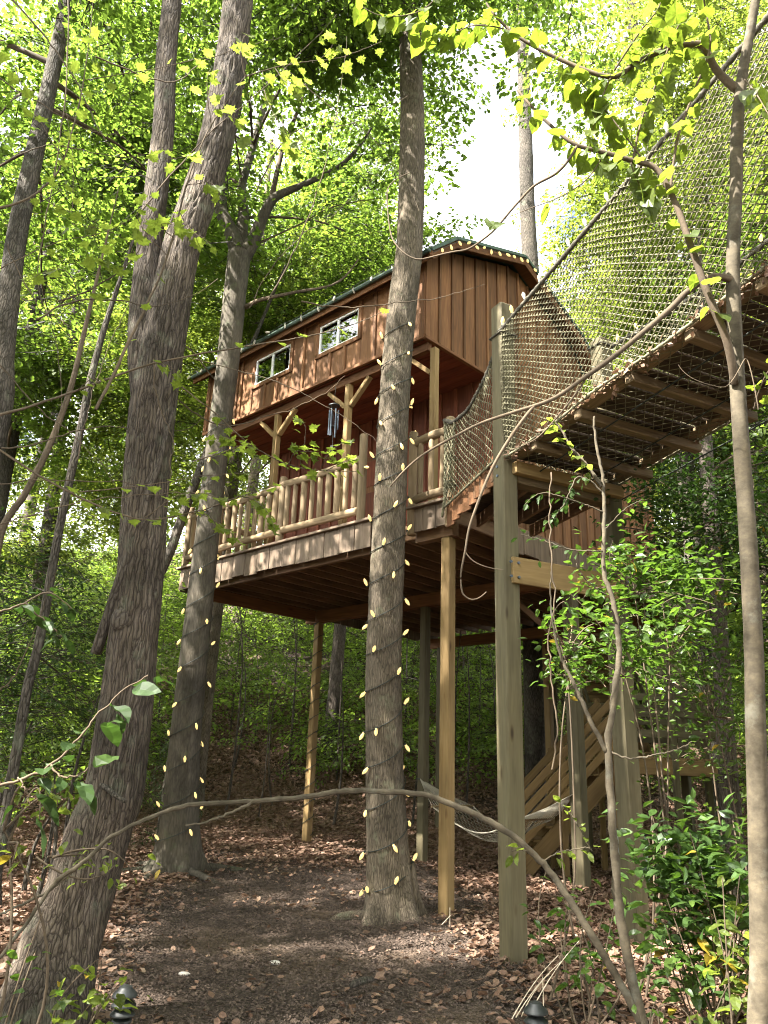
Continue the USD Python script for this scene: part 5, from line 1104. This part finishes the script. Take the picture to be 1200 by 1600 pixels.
maple_spray('maple twig with bright leaves at the left between the slim stems', [(-20, 330, 5.7), (60, 300, 5.7), (100, 250, 5.7), (132, 125, 5.7), (146, 0, 5.7)], .010, [[(60, 300, 5.7), (110, 330, 5.6), (100, 160, 5.6)], [(132, 125, 5.7), (220, 110, 5.6), (330, 90, 5.6)], [(100, 250, 5.7), (60, 180, 5.6), (30, 110, 5.6), (10, 60, 5.6)], [(0, 420, 5.7), (90, 380, 5.6), (170, 360, 5.6), (240, 315, 5.6)]], 9, .09, 116)
maple_spray('lower maple twig with pale leaves over the oak trunk', [(90, 470, 5.7), (160, 440, 5.7), (210, 400, 5.7), (240, 330, 5.7)], .007, [[(160, 440, 5.7), (150, 400, 5.6), (165, 410, 5.6)], [(120, 460, 5.7), (100, 420, 5.6), (40, 440, 5.6)], [(210, 400, 5.7), (190, 370, 5.6), (110, 350, 5.6)]], 7, .09, 117)
rt = np.random.default_rng(118); r119 = np.random.default_rng(119)
t = thing('bare_twigs', 'tangle of bare dark twigs crossing between the left trunks', 'branch')
for k, L in enumerate([[(-20, 830), (100, 790), (220, 770), (340, 768)], [(-20, 760), (90, 752), (200, 765), (320, 785)], [(105, 0), (95, 200), (60, 420), (95, 560), (90, 700)], [(-10, 560), (60, 640), (130, 700), (200, 790)], [(0, 700), (60, 690), (160, 660), (290, 665), (345, 620)], [(120, 720), (146, 600), (200, 470), (262, 400)], [(240, 560), (255, 640), (278, 700), (262, 790)], [(0, 1080), (20, 1040), (60, 950), (80, 900)], [(300, 560), (420, 590), (520, 640), (590, 690)], [(250, 590), (350, 665), (460, 640), (540, 590)], [(470, 470), (540, 480), (620, 470), (690, 455), (752, 440)], [(0, 120), (60, 160), (140, 200), (230, 190)], [(20, 0), (110, 120), (170, 230), (250, 290)], [(150, 90), (260, 130), (330, 95), (440, 70)], [(220, 330), (330, 210), (420, 130), (530, 20)], [(390, 480), (450, 380), (520, 330), (600, 250)], [(400, 300), (470, 200), (560, 190), (640, 150)], [(0, 260), (90, 230), (190, 250), (300, 210)], [(420, 470), (500, 300), (530, 180), (545, 60)], [(60, 500), (150, 470), (230, 480), (340, 430)], [(10, 380), (60, 480), (130, 560), (160, 640)], [(430, 90), (500, 160), (590, 230), (650, 330)]]):
    d = 5.9 + .25 * k % 1.5
    P = spline(px_line([(x_, y_, d) for x_, y_ in L]), 36); P = P + np.cumsum(rt.normal(0, .006, P.shape), 0)
    obj(t, 'twig', tubes(P, np.linspace(rt.uniform(.005, .009), .002, 36)[None], 5), 'twig_bark', True)
# ------------------------------------------------------------------ string lights
def bulb_mesh(s=1.0):
    prof_ = np.array([(.001, 0), (.010, .001), (.011, .016), (.010, .020), (.0135, .026), (.0165, .040), (.0150, .055), (.0095, .070), (.004, .079), (.0005, .082)]) * s
    n = 9; a = np.arange(n) * 2 * np.pi / n
    V = np.vstack([np.column_stack([r * np.cos(a), r * np.sin(a), np.full(n, z)]) for r, z in prof_]); F = []
    for k in range(len(prof_) - 1):
        for i_ in range(n):
            j_ = (i_ + 1) % n; F += [(k * n + i_, k * n + j_, (k + 1) * n + j_), (k * n + i_, (k + 1) * n + j_, (k + 1) * n + i_)]
    return V, np.array(F)
BULB = bulb_mesh(1.4); CAP = (lambda m: (np.array(m.vertices), np.array(m.faces)))(trimesh.creation.cylinder(.015, .022, sections=9))
def bulb(par, p, d, lit=True):
    z = unit(d); x = unit(np.cross([.3, .8, .1], z)); y = np.cross(z, x)
    b = obj(par, 'bulb', BULB, 'bulb_lit' if lit else 'bulb_off', True, frame(p, x, y, z))
    obj(b, 'socket', CAP, 'wire', 40)
def helix_lights(label, TP, TR, z0, z1, pitch, gap, rng, extra=.02, lit_p=1.0, hgt_lit=99):
    t = thing('string_lights', label, 'string lights')
    zc = TP[:, 2]; o = np.argsort(zc); f = lambda z: np.array([np.interp(z, zc[o], TP[o, c]) for c in range(2)]); fr_ = lambda z: np.interp(z, zc[o], TR[o])
    n = int((z1 - z0) / pitch * 28); z = np.linspace(z0, z1, n); th = 2.0 + (z - z0) / pitch * 2 * np.pi
    zz = z + .10 * np.sin(th + .6) + .02 * np.sin(th * .37)
    fl = 1 + .75 * np.exp(-(z - z0 + .25) / .32) * .9
    R = fr_(zz) * fl + extra; c = np.array([f(a) for a in zz])
    P = np.column_stack([c[:, 0] + R * np.cos(th), c[:, 1] + R * np.sin(th), zz])
    obj(t, 'cable', tubes(P, .006, 5), 'wire', True)
    s = np.r_[0, np.cumsum(np.linalg.norm(np.diff(P, axis=0), axis=1))]
    for k, q_ in enumerate(np.arange(.1, s[-1], gap)):
        i_ = int(np.searchsorted(s, q_ + rng.uniform(-.14, .14))); i_ = min(max(i_, 0), n - 1)
        out = np.array([np.cos(th[i_]), np.sin(th[i_]), 0])
        tang = np.array([-np.sin(th[i_]), np.cos(th[i_]), 0])
        d = out * rng.uniform(.25, .8) + tang * rng.normal(0, .4) + ZZ * rng.choice([-1.0, .8], p=[.55, .45])
        bulb(t, P[i_] + out * .012, d)
R5 = np.random.default_rng(55)
helix_lights('string of warm bulbs wound round the centre tree from its foot to the cabin', TP1, TR1, .22, 8.0, .47, .46, R5)
helix_lights('string of warm bulbs wound round the left beech from its foot to the deck', TP2, TR2, .45, 7.6, .52, .62, R5)
# bulbs of the roof edge
t = thing('string_lights', 'row of small bulbs along the green gable edge of the cabin roof', 'string lights')
pts = [H(R1 + .03, v_, z_ - .02) for v_, z_ in RP[:4]]; seg = []
for k in range(3):
    n_ = (3, 9, 9)[k]; seg += [pts[k] + (pts[k + 1] - pts[k]) * (i_ / n_) for i_ in range(n_)]
obj(t, 'cable', tubes(np.array(seg), .006, 5), 'wire', True)
for p in seg[1:16]: bulb(t, p, UU * .5 - ZZ * .9 + R5.normal(0, .25, 3), True)
t = thing('string_lights', 'dark cable with unlit bulbs along the cabin eave above the windows', 'string lights')
es = [H(u_, VF - .31, EAVE - .06 + .012 * math.sin(u_ * 9)) for u_ in np.linspace(R0, R1, 60)]
obj(t, 'cable', tubes(np.array(es), .006, 5), 'wire', True)
for p in es[::4]: bulb(t, p, -ZZ + R5.normal(0, .3, 3), False)
# bridge ropes and railing
t = thing('string_lights', 'bulbs standing along the near top rope of the rope bridge', 'string lights')
obj(t, 'cable', tubes(np.array([Lt(s_) + ZZ * (.03 + .008 * math.sin(s_ * 20)) for s_ in np.linspace(.05, SL, 120)]), .006, 5), 'wire', True)
for s_ in (.12, .32, .56, .83, 1.1, 1.35, 1.62, 1.95, 2.35, 2.75, 3.2, 3.7): bulb(t, Lt(s_) + ZZ * .035, ZZ + R5.normal(0, .15, 3), s_ < .4)
t = thing('string_lights', 'bulbs along the far top rope seen through the bridge net', 'string lights')
obj(t, 'cable', tubes(np.array([Rt(s_) + ZZ * (.03 + .008 * math.sin(s_ * 20)) for s_ in np.linspace(.05, SL, 120)]), .006, 5), 'wire', True)
for s_ in np.arange(.2, 4.2, .36): bulb(t, Rt(s_) + ZZ * .035, ZZ + R5.normal(0, .2, 3), True)
t = thing('string_lights', 'few bulbs on the short log rail between centre tree and bridge', 'string lights')
rp_ = [H(u_, V0 - .01, 6.33 + .01 * math.sin(u_ * 30)) for u_ in np.linspace(-7.1, -6.45, 12)]
obj(t, 'cable', tubes(np.array(rp_), .006, 5), 'wire', True)
for p in (rp_[0], rp_[10]): bulb(t, p, ZZ, True)
bulb(t, H(-8.1, V0 - .06, 6.1), UU - ZZ * .3, True)
# dark cable wound on the far left post
t = thing('string_lights', 'dark unlit light cable wound round the far left deck post', 'string lights')
pa = H(*POST_A, 0); ga = on_ground(*POST_A); th = np.linspace(0, 2 * np.pi * 13, 13 * 16 + 1)
sq = lambda a_: np.clip(np.array([np.cos(a_), np.sin(a_)]) * 1.35, -1, 1) * .088
P = np.array([pa + UU * sq(a_)[0] + VV * sq(a_)[1] + ZZ * (ga + .15 + k * (4.3 / len(th))) for k, a_ in enumerate(th)])
obj(t, 'cable', tubes(P, .007, 5), 'wire', True)
for k in range(6, len(P), 9):
    o_ = unit((P[k] - pa) * [1, 1, 0]); b_ = obj(t, 'socket', CAP, 'wire', 40, frame(P[k] + o_ * .015, ZZ, np.cross(o_, ZZ), o_))

# ------------------------------------------------------------------ wind chime
hc = H(-9.12, VF + .02, 0)
t = thing('wind_chime', 'dark metal wind chime hanging from the porch ceiling left of the post', 'wind chime', hc)
cyl = lambda r, h, n=16: (lambda m: (np.array(m.vertices) + [0, 0, h / 2], np.array(m.faces)))(trimesh.creation.cylinder(r, h, sections=n))
obj(t, 'cord', tubes([(0, 0, 7.9), (0, 0, 7.55)], .004, 5), 'wire')
obj(t, 'top_disc', (lambda m: (m[0] + [0, 0, 7.53], m[1]))(cyl(.10, .02, 20)), 'black_plastic', 40)
for k in range(6):
    a_ = k * math.pi / 3; x_, y_ = .075 * math.cos(a_), .075 * math.sin(a_); L_ = .36 + .035 * k
    obj(t, 'tube', (lambda m: (m[0] + [x_, y_, 7.46 - L_], m[1]))(cyl(.014, L_, 12)), 'chime_metal', 40)
    obj(t, 'thread', tubes([(x_, y_, 7.53), (x_, y_, 7.45)], .002, 4), 'wire')
obj(t, 'clapper_cord', tubes([(0, 0, 7.53), (0, 0, 6.75)], .003, 4), 'wire'); obj(t, 'clapper', (lambda m: (m[0] + [0, 0, 7.15], m[1]))(cyl(.045, .02)), 'black_plastic', 40)
obj(t, 'sail', (lambda m: (m[0] + [0, 0, 6.70], m[1]))(cyl(.035, .10, 6)), 'black_plastic', 40)

# ------------------------------------------------------------------ path lights
def path_light(label, px, py, d, h=.34):
    p = at(px, py, d); z0 = float(gz(p[0], p[1]))
    t = thing('path_light', label, 'path light', (p[0], p[1], z0))
    def lathe(pr, n=28):
        a_ = np.arange(n) * 2 * np.pi / n; V_ = np.vstack([np.column_stack([r * np.cos(a_), r * np.sin(a_), np.full(n, z)]) for r, z in pr]); F_ = []
        for k in range(len(pr) - 1):
            for i_ in range(n):
                j_ = (i_ + 1) % n; F_ += [(k * n + i_, k * n + j_, (k + 1) * n + j_), (k * n + i_, (k + 1) * n + j_, (k + 1) * n + i_)]
        return V_, np.array(F_)
    s = h / .34
    obj(t, 'stake', lathe([(.012 * s, -.1), (.016 * s, 0), (.016 * s, .12 * s), (.001, .12 * s)]), 'lamp_black', 40)
    obj(t, 'base', lathe([(.03 * s, .10 * s), (.062 * s, .115 * s), (.062 * s, .13 * s), (.035 * s, .14 * s)]), 'lamp_black', 40)
    for k in range(2):
        z = (.165 + .05 * k) * s
        obj(t, 'louvre', lathe([(.034 * s, z + .022 * s), (.075 * s, z - .012 * s), (.079 * s, z - .008 * s), (.078 * s, z), (.040 * s, z + .034 * s)]), 'lamp_black', 40)
    obj(t, 'lens', lathe([(.032 * s, .13 * s), (.034 * s, .27 * s)]), 'black_plastic', 40)
    obj(t, 'cap', lathe([(.001, .262 * s), (.076 * s, .258 * s), (.08 * s, .264 * s), (.074 * s, .280 * s), (.045 * s, .305 * s), (.040 * s, .318 * s), (.014 * s, .328 * s), (.001, .33 * s)]), 'lamp_black', 40)
path_light('black tiered path light at the foot of the oak, lower left', 190, 1598, 6.05)
path_light('black tiered path light with pale stalks at the lower right', 838, 1612, 5.9)
t = thing('dry_stalks', 'pale dry grass stalks leaning above the right path light', 'plant')
for a_, b_ in (((800, 1592), (873, 1492)), ((806, 1590), (880, 1500)), ((815, 1588), (860, 1520)), ((850, 1600), (848, 1525)), ((830, 1580), (905, 1470))):
    p0 = at(*a_, 6.0); p0[2] = max(p0[2], float(gz(p0[0], p0[1])) - .02); p1 = at(*b_, 6.0)
    obj(t, 'stalk', tubes(spline([p0, (p0 + p1) / 2 + ZZ * .03, p1], 9), np.linspace(.004, .002, 9)[None], 5), 'stalk', True)
t = thing('dry_stalks', 'two thin pale stalks at the foot of the slim deck post', 'plant')
for a_, b_ in (((690, 1445), (704, 1430)), ((703, 1448), (703, 1418))):
    p0 = at(*a_, 9.8); p1 = at(*b_, 9.8); obj(t, 'stalk', tubes(spline([p0, (p0 + p1) / 2, p1], 6), .004, 5), 'stalk', True)

# ------------------------------------------------------------------ rope hammock
ca, cb = H(-9.6, 11.12, 0), H(-6.6, 11.27, 0)
ca = ca + ZZ * (on_ground(-9.6, 11.2) + 1.38); cb = cb + ZZ * (on_ground(-6.6, 11.35) + 1.35)
t = thing('hammock', 'white rope hammock with wooden spreader bars slung between posts under the deck', 'hammock')
ax = unit((cb - ca) * [1, 1, 0]); sd = np.array([-ax[1], ax[0], 0]); Lh = np.linalg.norm(cb - ca)
b0, b1 = ca + ax * .72 - ZZ * .42, cb - ax * .72 - ZZ * .42; W2 = .58
for b_ in (b0, b1): log(t, 'spreader_bar', b_ - sd * W2 * 1.05, b_ + sd * W2 * 1.05, .018, 'log_wood')
bed = lambda s, w: b0 + (b1 - b0) * s + sd * w * W2 * (1 - .18 * math.sin(s * math.pi)) - ZZ * (.44 * math.sin(s * math.pi) * (1 - .35 * abs(w) ** 2))
for end, bb in ((ca, b0), (cb, b1)):
    obj(t, 'clew', tubes(np.array([[end, (end + bb + sd * w * W2) / 2 - ZZ * .03, bb + sd * w * W2] for w in np.linspace(-1, 1, 17)]), .0045, 4), 'hammock_cord', True)
L_ = []
for k in range(-14, 27):
    for sg in (1, -1):
        s_ = np.linspace(0, 1, 25); w = (k / 6.0 - 1 + s_ * 2.2) if sg > 0 else (1 - (k / 6.0) - s_ * 2.2)
        w2 = np.abs((w + 1) % 4 - 2) - 1
        L_.append([bed(a_, c_) for a_, c_ in zip(s_, w2)])
obj(t, 'bed_net', tubes(np.array(L_), .0035, 3, False), 'hammock_cord', True)
for w in (-1, 1): obj(t, 'edge_rope', tubes(np.array([bed(a_, w) for a_ in np.linspace(0, 1, 30)]), .012, 6), 'hammock_cord', True)
for e, o_ in ((ca, -ax), (cb, ax)): obj(t, 'hook', tubes([e, e + o_ * .10], .012, 6), 'wire')

# ------------------------------------------------------------------ staircase with landing, behind at the right
t = thing('staircase', 'pine staircase with landing and slanted board railings behind the bridge posts', 'staircase')
A0 = at(795, 1335, 13.9); A0[2] = float(gz(A0[0], A0[1])); A1 = at(965, 1185, 14.3); LZ = A1[2]; dirf = unit((A1 - A0) * [1, 1, 0]); nrm = np.array([-dirf[1], dirf[0], 0]); Wd = 1.0
def flight(a, b, n, off, nrm_, w):
    for s in (0, 1):
        o_ = nrm_ * (w * s)
        beam(t, 'stringer', a + o_ - ZZ * .14, b + o_ - ZZ * .14, .045, .27, 'stair_pine', nrm_ if False else (0, 0, 1))
    for k in range(n):
        f_ = (k + .6) / n; p = a + (b - a) * f_
        beam(t, 'tread', p + nrm_ * .0 + ZZ * .02, p + nrm_ * w + ZZ * .02, .27, .038, 'stair_pine')
flight(A0, A1, 9, 0, nrm, Wd)
for s, zoff in ((0, 0), (1, 0)):
    o_ = nrm * (Wd * s)
    for z in (.30, .52, .74, .98):
        beam(t, 'rail_board', A0 + o_ - nrm * .04 + ZZ * z, A1 + o_ - nrm * .04 + ZZ * z, .03, .12, 'stair_pine')
    for f_ in (.02, .5, .98):
        p = A0 + (A1 - A0) * f_ + o_; beam(t, 'rail_post', np.array([p[0], p[1], float(gz(p[0], p[1])) - .1]), p + ZZ * 1.1, .09, .09, 'stair_pine', dirf)
lc = [A1, A1 + dirf * 1.9, A1 + dirf * 1.9 + nrm * 2.1, A1 + nrm * 2.1]
for k in range(13): beam(t, 'landing_board', A1 + dirf * (.07 + k * .146) + ZZ * .02, A1 + dirf * (.07 + k * .146) + nrm * 2.1 + ZZ * .02, .138, .036, 'stair_pine')
for a_, b_ in ((0, 1), (1, 2), (2, 3)):
    beam(t, 'landing_beam', lc[a_] - ZZ * .12, lc[b_] - ZZ * .12, .05, .24, 'stair_pine')
    for z in (.42, .75, 1.02): beam(t, 'rail_board', lc[a_] + ZZ * z, lc[b_] + ZZ * z, .03, .12, 'treated_post')
for p in lc + [(lc[0] + lc[1]) / 2, (lc[1] + lc[2]) / 2]:
    beam(t, 'rail_post', np.array([p[0], p[1], float(gz(p[0], p[1])) - .2]), p + ZZ * 1.1, .1, .1, 'treated_post', dirf)
B0 = A1 + dirf * .15 + nrm * 2.1; B1 = B0 + nrm * 3.3 + ZZ * 3.2
for o_ in (0, 1.15): beam(t, 'stringer', B0 + dirf * o_ - ZZ * .1, B1 + dirf * o_ - ZZ * .1, .045, .27, 'stair_pine')
for k in range(13):
    p = B0 + (B1 - B0) * ((k + .6) / 13); beam(t, 'tread', p + ZZ * .02, p + dirf * 1.15 + ZZ * .02, .27, .038, 'stair_pine')
    beam(t, 'riser', p - nrm * .12 - ZZ * .09, p + dirf * 1.15 - nrm * .12 - ZZ * .09, .02, .16, 'stair_pine')
for o_ in (0, 1.18):
    for z in (.35, .62, .95): beam(t, 'rail_board', B0 + dirf * o_ + ZZ * z, B1 + dirf * o_ + ZZ * z, .03, .12, 'treated_post')
    for f_ in (.5, 1.0):
        p = B0 + (B1 - B0) * f_ + dirf * o_; beam(t, 'rail_post', np.array([p[0], p[1], float(gz(p[0], p[1])) - .2]), p + ZZ * 1.1, .1, .1, 'treated_post', dirf)
# second slanted railing descending to the landing's near corner
C0_ = A1 + dirf * 1.55 + nrm * .1; C1_ = C0_ - dirf * .55 + nrm * .5 + ZZ * 1.55
for z in (0, .45): beam(t, 'rail_board', C0_ + ZZ * (.1 + z), C1_ + ZZ * (.1 + z), .04, .2, 'treated_post')
b = at(982, 1270, 13.8); z0 = float(gz(b[0], b[1]))
t = thing('storage_bin', 'pale grey plastic bin half hidden behind the second bridge post', 'bin')
obj(t, 'body', (lambda v: (v[0] @ np.array([[0, 0, 1], [0, 1, 0], [1, 0, 0.]]).T * [1, 1, 1] + [b[0], b[1], z0], v[1][:, ::-1]))(chamfer_box(.75, .45, .40, .03)), 'pale_bin', 30)
obj(t, 'lid', (lambda v: (v[0] @ np.array([[0, 0, 1], [0, 1, 0], [1, 0, 0.]]).T + [b[0], b[1], z0 + .752], v[1][:, ::-1]))(chamfer_box(.07, .5, .44, .02)), 'black_plastic', 30)
